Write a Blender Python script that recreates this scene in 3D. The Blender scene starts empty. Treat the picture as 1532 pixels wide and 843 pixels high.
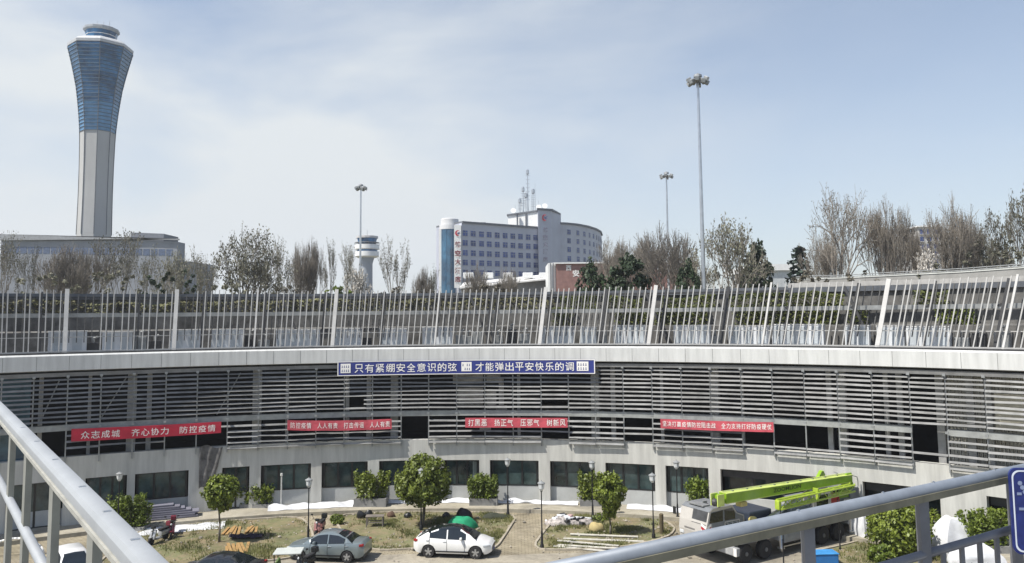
import bpy, bmesh, math, random
from mathutils import Vector, Matrix
sin, cos, PI, R_ = math.sin, math.cos, math.pi, math.radians
rng = random.Random(7)
scene = bpy.context.scene
COL = scene.collection

# ------------------------------------------------------------------ camera
EYE = Vector((0, 0, 13.2))
F, CX, PY = 1180.0, 766.0, 369.2
PITCH, ROLL = R_(5.0), R_(0.54)
_w = Vector((0, cos(PITCH), sin(PITCH)))
_r0 = Vector((1, 0, 0)); _u0 = _r0.cross(_w)
_r = (_r0 * cos(ROLL) - _u0 * sin(ROLL)); _u = (_u0 * cos(ROLL) + _r0 * sin(ROLL))
def ray(px, py): return _w + _r * ((px - CX) / F) + _u * (-(py - PY) / F)
def at_z(px, py, z=0.0):
    d = ray(px, py); t = (z - EYE.z) / d.z
    return EYE + d * t
def at_y(px, py, y):
    d = ray(px, py); return EYE + d * (y / d.y)
CC = Vector((-5.8, 9.9)); RW = 47.0
def pol(R, th, z=0.0): return Vector((CC.x + R * sin(th), CC.y + R * cos(th), z))
def cyl(px, py, R=RW):
    d = ray(px, py); ex, ey = EYE.x - CC.x, EYE.y - CC.y
    a = d.x * d.x + d.y * d.y; b = 2 * (d.x * ex + d.y * ey); c = ex * ex + ey * ey - R * R
    t = (-b + math.sqrt(b * b - 4 * a * c)) / (2 * a)
    p = EYE + d * t
    return math.atan2(p.x - CC.x, p.y - CC.y), p.z
def th(px, py=620, R=RW): return cyl(px, py, R)[0]

cam_d = bpy.data.cameras.new('camera'); cam = bpy.data.objects.new('camera', cam_d); COL.objects.link(cam)
cam.matrix_world = Matrix(((_r.x, _u.x, -_w.x, EYE.x), (_r.y, _u.y, -_w.y, EYE.y), (_r.z, _u.z, -_w.z, EYE.z), (0, 0, 0, 1)))
cam_d.sensor_width = 36; cam_d.lens = F / 1532 * 36; cam_d.shift_y = -(421.5 - PY) / 1532
cam_d.clip_start = 0.1; cam_d.clip_end = 9000
scene.camera = cam

# ------------------------------------------------------------------ materials
MATS = {}
def mat(name, col, rough=0.6, metal=0.0, var=0.18, scale=2.0, bump=0.0, bscale=30.0, stretch=None, spec=0.5, rand=0.0, trans=0.0, col2=None, emis=0.0, coat=0.0):
    if name in MATS: return MATS[name]
    m = bpy.data.materials.new(name); m.use_nodes = True; nt = m.node_tree; N = nt.nodes; L = nt.links
    b = N['Principled BSDF']; out = N['Material Output']
    b.inputs['Roughness'].default_value = rough; b.inputs['Metallic'].default_value = metal
    b.inputs['Specular IOR Level'].default_value = spec
    b.inputs['Coat Weight'].default_value = coat; b.inputs['Coat Roughness'].default_value = 0.06
    tc = N.new('ShaderNodeTexCoord'); mp = N.new('ShaderNodeMapping')
    L.new(tc.outputs['Object'], mp.inputs['Vector'])
    if stretch: mp.inputs['Scale'].default_value = stretch
    n = N.new('ShaderNodeTexNoise'); n.inputs['Scale'].default_value = scale; n.inputs['Detail'].default_value = 6; n.inputs['Roughness'].default_value = 0.65
    L.new(mp.outputs[0], n.inputs['Vector'])
    rp = N.new('ShaderNodeValToRGB'); L.new(n.outputs['Fac'], rp.inputs['Fac'])
    c1 = tuple(max(0, x * (1 - var)) for x in col); c2 = tuple(min(1, x * (1 + var)) for x in (col2 or col))
    rp.color_ramp.elements[0].position = 0.32; rp.color_ramp.elements[1].position = 0.68
    rp.color_ramp.elements[0].color = (*c1, 1); rp.color_ramp.elements[1].color = (*c2, 1)
    colout = rp.outputs['Color']
    if rand:
        oi = N.new('ShaderNodeObjectInfo'); mr = N.new('ShaderNodeMapRange'); L.new(oi.outputs['Random'], mr.inputs['Value'])
        mr.inputs['To Min'].default_value = 1 - rand; mr.inputs['To Max'].default_value = 1 + rand
        hs = N.new('ShaderNodeHueSaturation'); L.new(colout, hs.inputs['Color']); L.new(mr.outputs[0], hs.inputs['Value']); colout = hs.outputs['Color']
    L.new(colout, b.inputs['Base Color'])
    if bump:
        bn = N.new('ShaderNodeTexNoise'); bn.inputs['Scale'].default_value = bscale; bn.inputs['Detail'].default_value = 4
        L.new(tc.outputs['Object'], bn.inputs['Vector'])
        bm_ = N.new('ShaderNodeBump'); bm_.inputs['Strength'].default_value = bump; bm_.inputs['Distance'].default_value = 0.02
        L.new(bn.outputs['Fac'], bm_.inputs['Height']); L.new(bm_.outputs['Normal'], b.inputs['Normal'])
    if trans:
        tl = N.new('ShaderNodeBsdfTranslucent'); L.new(colout, tl.inputs['Color'])
        mx = N.new('ShaderNodeMixShader'); mx.inputs['Fac'].default_value = trans
        L.new(b.outputs[0], mx.inputs[1]); L.new(tl.outputs[0], mx.inputs[2]); L.new(mx.outputs[0], out.inputs['Surface'])
    MATS[name] = m
    return m

def mat_ground(name, ca, cb, cc, s1=0.35, s2=4.0, brick=None):
    m = bpy.data.materials.new(name); m.use_nodes = True; nt = m.node_tree; N = nt.nodes; L = nt.links
    b = N['Principled BSDF']; b.inputs['Roughness'].default_value = 0.9; b.inputs['Specular IOR Level'].default_value = 0.2
    tc = N.new('ShaderNodeTexCoord')
    n1 = N.new('ShaderNodeTexNoise'); n1.inputs['Scale'].default_value = s1; n1.inputs['Detail'].default_value = 8; n1.inputs['Roughness'].default_value = 0.7
    n2 = N.new('ShaderNodeTexNoise'); n2.inputs['Scale'].default_value = s2; n2.inputs['Detail'].default_value = 8; n2.inputs['Roughness'].default_value = 0.75
    L.new(tc.outputs['Object'], n1.inputs['Vector']); L.new(tc.outputs['Object'], n2.inputs['Vector'])
    r1 = N.new('ShaderNodeValToRGB'); r1.color_ramp.elements[0].position = 0.4; r1.color_ramp.elements[1].position = 0.6
    r1.color_ramp.elements[0].color = (*ca, 1); r1.color_ramp.elements[1].color = (*cb, 1); L.new(n1.outputs['Fac'], r1.inputs['Fac'])
    r2 = N.new('ShaderNodeValToRGB'); r2.color_ramp.elements[0].position = 0.45; r2.color_ramp.elements[1].position = 0.75; L.new(n2.outputs['Fac'], r2.inputs['Fac'])
    mx = N.new('ShaderNodeMix'); mx.data_type = 'RGBA'; L.new(r2.outputs['Color'], mx.inputs[0]); L.new(r1.outputs['Color'], mx.inputs[6]); mx.inputs[7].default_value = (*cc, 1)
    o = mx.outputs[2]
    if brick:
        bt = N.new('ShaderNodeTexBrick'); bt.inputs['Scale'].default_value = brick; L.new(tc.outputs['Object'], bt.inputs['Vector'])
        bt.inputs['Color1'].default_value = (1, 1, 1, 1); bt.inputs['Color2'].default_value = (.86, .85, .83, 1); bt.inputs['Mortar'].default_value = (.5, .48, .44, 1); bt.inputs['Mortar Size'].default_value = .025
        m2 = N.new('ShaderNodeMix'); m2.data_type = 'RGBA'; m2.blend_type = 'MULTIPLY'; m2.inputs[0].default_value = 1; L.new(o, m2.inputs[6]); L.new(bt.outputs['Color'], m2.inputs[7]); o = m2.outputs[2]
    n3 = N.new('ShaderNodeTexNoise'); n3.inputs['Scale'].default_value = .22; n3.inputs['Detail'].default_value = 7; n3.inputs['Roughness'].default_value = .7; n3.inputs['Distortion'].default_value = 1.2; L.new(tc.outputs['Object'], n3.inputs['Vector'])
    r3 = N.new('ShaderNodeValToRGB'); r3.color_ramp.elements[0].position = .36; r3.color_ramp.elements[1].position = .58; r3.color_ramp.elements[0].color = (.62, .62, .63, 1); L.new(n3.outputs['Fac'], r3.inputs['Fac'])
    m3 = N.new('ShaderNodeMix'); m3.data_type = 'RGBA'; m3.blend_type = 'MULTIPLY'; m3.inputs[0].default_value = 1; L.new(o, m3.inputs[6]); L.new(r3.outputs['Color'], m3.inputs[7]); o = m3.outputs[2]
    L.new(o, b.inputs['Base Color'])
    bm_ = N.new('ShaderNodeBump'); bm_.inputs['Strength'].default_value = .5; bm_.inputs['Distance'].default_value = .03; L.new(n2.outputs['Fac'], bm_.inputs['Height']); L.new(bm_.outputs['Normal'], b.inputs['Normal'])
    return m

# ------------------------------------------------------------------ mesh builder
class MB:
    def __init__(s): s.v = []; s.f = []; s.m = []; s.mi = 0
    def add(s, vs, fs):
        o = len(s.v); s.v.extend(Vector(p) for p in vs)
        for f in fs: s.f.append(tuple(i + o for i in f)); s.m.append(s.mi)
        return s
    def hexa(s, p):   # 8 points: bottom ring 0-3, top ring 4-7
        return s.add(p, [(0, 3, 2, 1), (4, 5, 6, 7), (0, 1, 5, 4), (1, 2, 6, 5), (2, 3, 7, 6), (3, 0, 4, 7)])
    def box(s, c, size, rz=0.0, M=None):
        x, y, z = size[0] / 2, size[1] / 2, size[2] / 2
        P = [Vector(q) for q in ((-x, -y, -z), (x, -y, -z), (x, y, -z), (-x, y, -z), (-x, -y, z), (x, -y, z), (x, y, z), (-x, y, z))]
        Rm = M if M is not None else Matrix.Rotation(rz, 3, 'Z')
        return s.hexa([Rm @ q + Vector(c) for q in P])
    def bbox(s, c, size, bev=0.05, rz=0.0, M=None):   # bevelled box
        bm = bmesh.new(); bmesh.ops.create_cube(bm, size=1.0)
        for v in bm.verts: v.co = Vector((v.co.x * size[0], v.co.y * size[1], v.co.z * size[2]))
        bmesh.ops.bevel(bm, geom=list(bm.edges), offset=bev, segments=2, affect='EDGES', profile=0.6)
        Rm = M if M is not None else Matrix.Rotation(rz, 3, 'Z')
        bm.verts.ensure_lookup_table()
        s.add([Rm @ v.co + Vector(c) for v in bm.verts], [tuple(v.index for v in f.verts) for f in bm.faces]); bm.free(); return s
    def bar(s, a, b, w, d=None, up=(0, 0, 1)):   # rectangular bar a->b
        a = Vector(a); b = Vector(b); d = d or w; t = (b - a).normalized(); upv = Vector(up)
        if abs(t.dot(upv)) > 0.98: upv = Vector((0, 1, 0))
        x = t.cross(upv).normalized() * (w / 2); y = x.cross(t).normalized() * (d / 2)
        return s.hexa([a - x - y, a + x - y, a + x + y, a - x + y, b - x - y, b + x - y, b + x + y, b - x + y])
    def tube(s, a, b, r0, r1=None, n=8, caps=True):
        a = Vector(a); b = Vector(b); r1 = r0 if r1 is None else r1
        t = (b - a); t = t.normalized() if t.length > 1e-9 else Vector((0, 0, 1)); q = Vector((0, 0, 1)) if abs(t.z) < 0.9 else Vector((1, 0, 0))
        x = t.cross(q).normalized(); y = t.cross(x)
        P = [a + (x * cos(2 * PI * i / n) + y * sin(2 * PI * i / n)) * r0 for i in range(n)] + [b + (x * cos(2 * PI * i / n) + y * sin(2 * PI * i / n)) * r1 for i in range(n)]
        fs = [(i, (i + 1) % n, n + (i + 1) % n, n + i) for i in range(n)]
        if caps: fs += [tuple(range(n - 1, -1, -1)), tuple(range(n, 2 * n))]
        return s.add(P, fs)
    def path(s, pts, r, n=6):
        for a, b in zip(pts[:-1], pts[1:]): s.tube(a, b, r, r, n)
        return s
    def lathe(s, prof, c=(0, 0, 0), n=16, M=None, off=0.0):
        c = Vector(c); P = []
        for r, z in prof:
            for i in range(n):
                q = Vector((r * cos(2 * PI * i / n + off), r * sin(2 * PI * i / n + off), z)); P.append((M @ q if M is not None else q) + c)
        fs = []
        for k in range(len(prof) - 1):
            for i in range(n): j = (i + 1) % n; fs.append((k * n + i, k * n + j, (k + 1) * n + j, (k + 1) * n + i))
        fs.append(tuple(range(n - 1, -1, -1))); fs.append(tuple(range((len(prof) - 1) * n, len(prof) * n)))
        return s.add(P, fs)
    def arc(s, sec, a0, a1, step=0.02, c=CC):   # sweep a closed section [(R,z)] round the court centre
        n = max(1, int(abs(a1 - a0) / step + .5)); k = len(sec); P = []
        for i in range(n + 1):
            a = a0 + (a1 - a0) * i / n
            for R, z in sec: P.append((c.x + R * sin(a), c.y + R * cos(a), z))
        fs = []
        for i in range(n):
            for j in range(k): l = (j + 1) % k; fs.append((i * k + j, i * k + l, (i + 1) * k + l, (i + 1) * k + j))
        fs.append(tuple(range(k))); fs.append(tuple(range(n * k + k - 1, n * k - 1, -1)))
        return s.add(P, fs)
    def arcbox(s, R0, R1, z0, z1, a0, a1, step=0.02): return s.arc([(R0, z0), (R1, z0), (R1, z1), (R0, z1)], a0, a1, step)
    def prism(s, poly, z0, z1):
        n = len(poly)
        return s.add([(p[0], p[1], z0) for p in poly] + [(p[0], p[1], z1) for p in poly], [tuple(range(n - 1, -1, -1)), tuple(range(n, 2 * n))] + [(i, (i + 1) % n, n + (i + 1) % n, n + i) for i in range(n)])
    def poly(s, pts): return s.add(pts, [tuple(range(len(pts)))])
    def leaf(s, p, size, nrm=None):
        a = Vector((rng.gauss(0, 1), rng.gauss(0, 1), rng.gauss(0, 1)))
        if nrm is not None: a = a * .75 + nrm * 1.0
        a.normalize(); q = Vector((rng.gauss(0, 1), rng.gauss(0, 1), rng.gauss(0, 1))); x = a.cross(q).normalized() * size * .5; y = a.cross(x).normalized() * size * .85
        p = Vector(p)
        return s.add([p - y, p + x, p + y, p - x], [(0, 1, 2, 3)])
    def build(s, name, m, parent=None, smooth=False, local=False, label=None, recalc=True):
        me = bpy.data.meshes.new(name)
        vs = s.v
        if parent is not None and not local:
            inv = wm(parent).inverted(); vs = [inv @ p for p in vs]
        me.from_pydata([tuple(p) for p in vs], [], s.f)
        for mm in (m if isinstance(m, (list, tuple)) else [m]): me.materials.append(mm)
        if isinstance(m, (list, tuple)):
            for p, i in zip(me.polygons, s.m): p.material_index = i
        if recalc:
            bm = bmesh.new(); bm.from_mesh(me); bmesh.ops.recalc_face_normals(bm, faces=bm.faces); bm.to_mesh(me); bm.free()
        if smooth is True:
            for p in me.polygons: p.use_smooth = True
        elif smooth:
            bm = bmesh.new(); bm.from_mesh(me); bmesh.ops.remove_doubles(bm, verts=bm.verts, dist=1e-4)
            for f in bm.faces: f.smooth = True
            for e in bm.edges:
                if len(e.link_faces) == 2 and e.calc_face_angle(0) > R_(smooth): e.smooth = False
            bm.to_mesh(me); bm.free()
        o = bpy.data.objects.new(name, me); COL.objects.link(o)
        if parent is not None: o.parent = parent
        if label: o['label'] = label
        return o
def wm(o):
    m = o.matrix_basis.copy()
    while o.parent: o = o.parent; m = o.matrix_basis @ m
    return m
def tag(o, label, cat, group=None, kind=None):
    o['label'] = label; o['category'] = cat
    if group: o['group'] = group
    if kind: o['kind'] = kind
    return o
def thing(name, label, cat, loc=(0, 0, 0), rz=0.0, group=None, scale=1.0):
    o = bpy.data.objects.new(name, None); COL.objects.link(o); o.empty_display_size = .3
    o.location = loc; o.rotation_euler = (0, 0, rz); o.scale = (scale,) * 3
    return tag(o, label, cat, group)
KIDS = {}
def dup(root, loc, rz=0.0, scale=None, label=None, group=None):
    def cp(o, par):
        c = o.copy(); COL.objects.link(c); c.parent = par
        for ch in list(o.children): cp(ch, c)
        return c
    r = cp(root, None); r.location = loc; r.rotation_euler = (0, 0, rz)
    if scale is not None: r.scale = scale if hasattr(scale, '__len__') else (scale,) * 3
    if label: r['label'] = label
    if group: r['group'] = group
    return r
def struct(name, mb, m, label=None, cat=None):
    o = mb.build(name, m); o['kind'] = 'structure'
    o['label'] = label or name.replace('_', ' '); o['category'] = cat or name.replace('_', ' '); return o

def text_mesh(body, bold=0.0):
    cu = bpy.data.curves.new('txt', 'FONT'); cu.body = body; cu.size = 1.0; cu.offset = bold; cu.resolution_u = 3; cu.align_x = 'LEFT'
    o = bpy.data.objects.new('txt', cu); COL.objects.link(o)
    dg = bpy.context.evaluated_depsgraph_get(); me = bpy.data.meshes.new_from_object(o.evaluated_get(dg))
    vs = [v.co.copy() for v in me.vertices]; fs = [tuple(p.vertices) for p in me.polygons]
    bpy.data.objects.remove(o); bpy.data.curves.remove(cu); bpy.data.meshes.remove(me)
    if not vs: return [], [], 1, 1
    x0 = min(v.x for v in vs); x1 = max(v.x for v in vs); y0 = min(v.y for v in vs); y1 = max(v.y for v in vs)
    return [((v.x - x0) / (x1 - x0), (v.y - y0) / (y1 - y0)) for v in vs], fs, x1 - x0, y1 - y0
def text_on(mb, body, fn, bold=0.012):   # fn(u, v) -> point; u, v in 0..1 over the text's box
    uv, fs, w, h = text_mesh(body, bold)
    if uv: mb.add([fn(u, v) for u, v in uv], fs)
    return mb
# ------------------------------------------------------------------ light
SUN_TO = Vector((-.49, -.26, .84)).normalized()
EL = math.asin(SUN_TO.z); AZ = math.atan2(SUN_TO.x, SUN_TO.y)
sd = bpy.data.lights.new('sun', 'SUN'); sd.energy = 4.3; sd.angle = R_(0.6); sd.color = (1, .955, .88)
so = bpy.data.objects.new('sun', sd); COL.objects.link(so); so.rotation_euler = SUN_TO.to_track_quat('Z', 'Y').to_euler()
W = bpy.data.worlds.new('World'); scene.world = W; W.use_nodes = True
N = W.node_tree.nodes; L = W.node_tree.links
bg = N['Background']; bg.inputs['Strength'].default_value = 0.105
sky = N.new('ShaderNodeTexSky'); sky.sky_type = 'NISHITA'; sky.sun_disc = False; sky.sun_elevation = EL; sky.sun_rotation = AZ % (2 * PI)
sky.air_density = 1.0; sky.dust_density = 1.4; sky.ozone_density = 1.6; sky.altitude = 400
tc = N.new('ShaderNodeTexCoord')
# thin high cloud: noise over the sky's direction, denser to the upper left
mp = N.new('ShaderNodeMapping'); mp.inputs['Scale'].default_value = (1.3, 1.3, 3.6); mp.inputs['Rotation'].default_value = (0.15, 0.35, 0.2); L.new(tc.outputs['Generated'], mp.inputs['Vector'])
n1 = N.new('ShaderNodeTexNoise'); n1.inputs['Scale'].default_value = 1.5; n1.inputs['Detail'].default_value = 8; n1.inputs['Roughness'].default_value = .5; n1.inputs['Distortion'].default_value = .25; L.new(mp.outputs[0], n1.inputs['Vector'])
r1 = N.new('ShaderNodeValToRGB'); r1.color_ramp.elements[0].position = .38; r1.color_ramp.elements[1].position = .62; L.new(n1.outputs['Fac'], r1.inputs['Fac'])
dt = N.new('ShaderNodeVectorMath'); dt.operation = 'DOT_PRODUCT'; dt.inputs[1].default_value = Vector((-.30, .88, .38)).normalized(); L.new(tc.outputs['Generated'], dt.inputs[0])
mr = N.new('ShaderNodeMapRange'); mr.inputs['From Min'].default_value = .78; mr.inputs['From Max'].default_value = 1.0; mr.inputs['To Min'].default_value = .12; mr.inputs['To Max'].default_value = 1.0; L.new(dt.outputs['Value'], mr.inputs['Value'])
mu = N.new('ShaderNodeMath'); mu.operation = 'MULTIPLY'; L.new(r1.outputs['Color'], mu.inputs[0]); L.new(mr.outputs[0], mu.inputs[1])
ms = N.new('ShaderNodeMath'); ms.operation = 'MULTIPLY_ADD'; ms.inputs[1].default_value = .80; L.new(mu.outputs[0], ms.inputs[0])
sx_ = N.new('ShaderNodeSeparateXYZ'); L.new(tc.outputs['Generated'], sx_.inputs[0])
mz = N.new('ShaderNodeMapRange'); mz.inputs['From Min'].default_value = 0; mz.inputs['From Max'].default_value = .6; mz.inputs['To Min'].default_value = .55; mz.inputs['To Max'].default_value = .0; L.new(sx_.outputs['Z'], mz.inputs['Value']); L.new(mz.outputs[0], ms.inputs[2])
mx = N.new('ShaderNodeMix'); mx.data_type = 'RGBA'; L.new(ms.outputs[0], mx.inputs[0]); L.new(sky.outputs[0], mx.inputs[6]); mx.inputs[7].default_value = (5.1, 5.4, 5.6, 1)
L.new(mx.outputs[2], bg.inputs['Color'])
vs_ = scene.view_settings; vs_.view_transform = 'Standard'; vs_.look = 'None'; vs_.exposure = 0.55; vs_.gamma = 1.0

hz = bpy.data.meshes.new('haze'); hb = MB().box((0, 250, 49.5), (2000, 1500, 101)); hz.from_pydata([tuple(p) for p in hb.v], [], hb.f)
ho = bpy.data.objects.new('haze', hz); COL.objects.link(ho); ho['kind'] = 'stuff'; ho['label'] = 'thin pale spring haze filling the air'; ho['category'] = 'haze'
hm = bpy.data.materials.new('haze'); hm.use_nodes = True; hn = hm.node_tree.nodes; hn.remove(hn['Principled BSDF'])
pv = hn.new('ShaderNodeVolumePrincipled'); pv.inputs['Color'].default_value = (.93, .95, 1.0, 1); pv.inputs['Density'].default_value = .0003; pv.inputs['Anisotropy'].default_value = .2
hm.node_tree.links.new(pv.outputs[0], hn['Material Output'].inputs['Volume']); hz.materials.append(hm)
# ------------------------------------------------------------------ shared materials
concrete = mat('pale_concrete', (.56, .57, .54), .8, var=.14, scale=.6, stretch=(1, 1, .35), bump=.15, bscale=8)
render_ = mat('painted_render', (.485, .48, .445), .85, var=.17, scale=.9, stretch=(2.5, 2.5, .25), bump=.1, bscale=12)
grey_con = mat('grey_concrete', (.21, .21, .205), .85, var=.25, scale=.9, bump=.3, bscale=6)
slatm = mat('grey_louvre_metal', (.19, .19, .186), .7, 0, var=.28, rand=.22, scale=1.2)
steel = mat('grey_steel', (.30, .31, .31), .5, .4, var=.2)
dsteel = mat('dark_steel', (.05, .05, .052), .5, .3)
white = mat('white_paint', (.78, .78, .76), .5, var=.07, scale=1.5)
barm = mat('off_white_bar_paint', (.42, .415, .40), .55, var=.12)
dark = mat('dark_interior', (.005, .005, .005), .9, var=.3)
glass = mat('dark_window_glass', (.016, .030, .032), .07, var=.5, scale=.6, col2=(.045, .07, .07), spec=.6)
curtain = mat('curtain_behind_glass', (.16, .19, .18), .5, var=.25, scale=1.5, stretch=(6, 6, .2))
blackm = mat('black_frame', (.015, .016, .017), .4)
red_cl = mat('red_banner_cloth', (.50, .022, .05), .75, var=.18, scale=1.2, bump=.2, bscale=5)
blue_cl = mat('navy_banner_cloth', (.022, .035, .20), .6, var=.15, scale=1.0)
red_pale = mat('paler_red_banner_cloth', (.50, .075, .10), .8, var=.28, scale=1.6, bump=.35, bscale=4)  # paler, pinker red than the leftmost banner's cloth
letter = mat('white_lettering', (.82, .80, .76), .7, var=.05)
rubber = mat('black_rubber', (.02, .02, .021), .8)
chrome = mat('bare_metal', (.55, .56, .57), .3, .9, var=.1)
tarp = mat('white_plastic_sheet', (.60, .61, .63), .55, var=.12, scale=2, bump=.6, bscale=3)
rail_m = mat('weathered_rail_paint', (.36, .375, .385), .5, .25, var=.10, scale=2.5, bump=.05, bscale=60)
rail_d = mat('dull_rail_paint', (.17, .175, .19), .5, .3, var=.2, scale=4, bump=.05, bscale=60)

# ------------------------------------------------------------------ ground
g = MB(); g.add([pol(58, 2 * PI * i / 96, 0) for i in range(96)], [tuple(range(95, -1, -1))])
struct('courtyard_paving', g, mat_ground('paving_blocks', (.33, .29, .205), (.40, .355, .265), (.27, .235, .165), .25, 2.2, brick=1.3), 'beige block paving of the round courtyard')
g = MB(); n = 96
g.add([pol(54, 2 * PI * i / n, 9.0) for i in range(n)] + [pol(740, 2 * PI * i / n, 9.0) for i in range(n)], [(i, n + i, n + (i + 1) % n, (i + 1) % n) for i in range(n)])
struct('outer_ground', g, mat_ground('dry_ground', (.16, .15, .11), (.20, .19, .14), (.11, .12, .07), .02, .3), 'flat dry ground beyond the round building')
def gpoly(px, z): return [at_z(a, b, 0.0) * Vector((1, 1, 0)).to_4d().to_3d() if False else Vector((at_z(a, b).x, at_z(a, b).y, z)) for a, b in px]
def smooth_loop(pts, k=2):
    for _ in range(k):
        q = []
        for i in range(len(pts)):
            a, b = pts[i], pts[(i + 1) % len(pts)]; q += [a * .78 + b * .22, a * .22 + b * .78]
        pts = q
    return pts
road_px = [(-300, 900), (120, 840), (330, 838), (470, 834), (560, 831), (640, 828), (740, 832), (800, 829), (935, 826), (1010, 812), (1120, 800), (1230, 806), (1330, 790), (1500, 780), (1800, 800), (2000, 1200), (-400, 1200)]
struct('driveway', MB().poly(gpoly(road_px, .004)), mat_ground('worn_concrete_road', (.31, .28, .22), (.37, .335, .265), (.23, .205, .165), .35, 3.0), 'pale concrete driveway the cars stand on')
beds = {
 'a': [(195, 800), (240, 792), (300, 784), (380, 778), (446, 774), (462, 786), (470, 806), (462, 834), (330, 848), (150, 900), (120, 870)],
 'b': [(497, 773), (560, 768), (660, 767), (776, 769), (758, 798), (739, 826), (690, 821), (620, 822), (562, 826), (520, 812)],
 'c': [(838, 769), (900, 766), (978, 774), (1012, 790), (1000, 806), (930, 821), (860, 824), (794, 824), (815, 795)],
 'd': [(1205, 830), (1270, 815), (1330, 800), (1460, 798), (1570, 806), (1640, 880), (1400, 960), (1190, 900)]}
soil = mat_ground('dry_soil_and_grass', (.27, .21, .135), (.19, .19, .10), (.115, .14, .05), .55, 2.6)
grassm = mat('grass_blades', (.10, .135, .035), .8, var=.35, scale=.5, col2=(.21, .205, .075), trans=.25)
kerbm = mat('kerb_stone', (.36, .32, .25), .85, var=.2, scale=2)
BED = {}
for k, pxs in beds.items():
    P = smooth_loop(gpoly(pxs, .03)); BED[k] = P
    mb = MB().poly(P); o = struct('garden_soil', mb, soil, 'dry garden bed of bare soil and thin grass', 'garden bed')
    kb = MB()
    for i in range(len(P)):
        a, b = P[i], P[(i + 1) % len(P)]; kb.bar((a.x, a.y, .045), (b.x, b.y, .045), .13, .11)
    struct('kerb', kb, kerbm, 'low stone kerb round a garden bed', 'kerb')
def inside(P, x, y):
    c = False; j = len(P) - 1
    for i in range(len(P)):
        if (P[i].y > y) != (P[j].y > y) and x < (P[j].x - P[i].x) * (y - P[i].y) / (P[j].y - P[i].y) + P[i].x: c = not c
        j = i
    return c
from mathutils import noise as mnoise
for k, P in BED.items():
    mb = MB(); x0 = min(p.x for p in P); x1 = max(p.x for p in P); y0 = min(p.y for p in P); y1 = max(p.y for p in P); y0 = max(y0, 36)
    for _ in range(26000):
        x, y = rng.uniform(x0, x1), rng.uniform(y0, y1)
        if not inside(P, x, y): continue
        d = mnoise.noise(Vector((x * .45, y * .45, 3.1))) + .5 * mnoise.noise(Vector((x * 1.6, y * 1.6, 1)))
        if d < rng.uniform(-.15, .5): continue
        h = rng.uniform(.06, .17) * (1 + max(0, d)); a = rng.uniform(0, 2 * PI); w = .025
        dx, dy = cos(a) * w, sin(a) * w; lx, ly = rng.gauss(0, .05), rng.gauss(0, .05)
        mb.add([(x - dx, y - dy, .03), (x + dx, y + dy, .03), (x + lx, y + ly, h + .03)], [(0, 1, 2)])
    o = mb.build('grass', grassm, recalc=False); tag(o, 'thin patchy spring grass in a garden bed of the courtyard', 'grass', kind='stuff')

# ------------------------------------------------------------------ the curved building
B = thing('curved_building', 'long curved two storey building with grey louvre screens round the courtyard', 'building', pol(RW, 0, 0))
A0, A1 = th(-260), th(1790)
mb = MB(); mb.arcbox(47.0, 47.5, 3.06, 4.5, A0, A1); mb.build('spandrel_wall', render_, B, smooth=40)
mb = MB(); mb.arcbox(47.32, 47.5, 0, 1.27, A0, A1); mb.build('sill_wall', mat('grey_sill_render', (.40, .41, .40), .85, var=.12, scale=.9, bump=.1), B, smooth=40)
mb = MB(); mb.arc([(46.52, 10.0), (47.2, 9.9), (47.2, 11.02), (46.62, 11.02), (46.52, 10.92)], A0, A1); mb.build('fascia', mat('fascia_panel', (.56, .565, .55), .65, var=.13, scale=1.1, stretch=(2.2, 2.2, .25)), B, smooth=30)
mb = MB(); mb.arcbox(46.66, 46.86, 11.02, 11.12, A0, A1); mb.build('gutter', dsteel, B)
for i in range(44):
    t = A0 + (A1 - A0) * (i + .5) / 44; MB().arcbox(46.512, 46.519, 10.02, 10.9, t - .00022, t + .00022).build('panel_joint', mat('joint_shadow_gap', (.16, .16, .155), .8), B)
mb = MB(); mb.arcbox(46.9, 57, 10.75, 11.0, A0, A1, .04); mb.build('roof_deck', grey_con, B)
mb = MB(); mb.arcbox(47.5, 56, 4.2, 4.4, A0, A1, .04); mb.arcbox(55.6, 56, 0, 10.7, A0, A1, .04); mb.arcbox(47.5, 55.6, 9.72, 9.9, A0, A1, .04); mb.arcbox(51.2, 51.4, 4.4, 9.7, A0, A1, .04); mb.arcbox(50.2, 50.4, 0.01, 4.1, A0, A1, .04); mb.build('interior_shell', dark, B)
struct('wall_apron', MB().arcbox(44.8, 47.9, -.05, .245, A0, A1), mat_ground('apron_concrete', (.35, .32, .25), (.41, .38, .31), (.28, .255, .2), .4, 2.5), 'raised concrete apron along the foot of the curved building')
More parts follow.
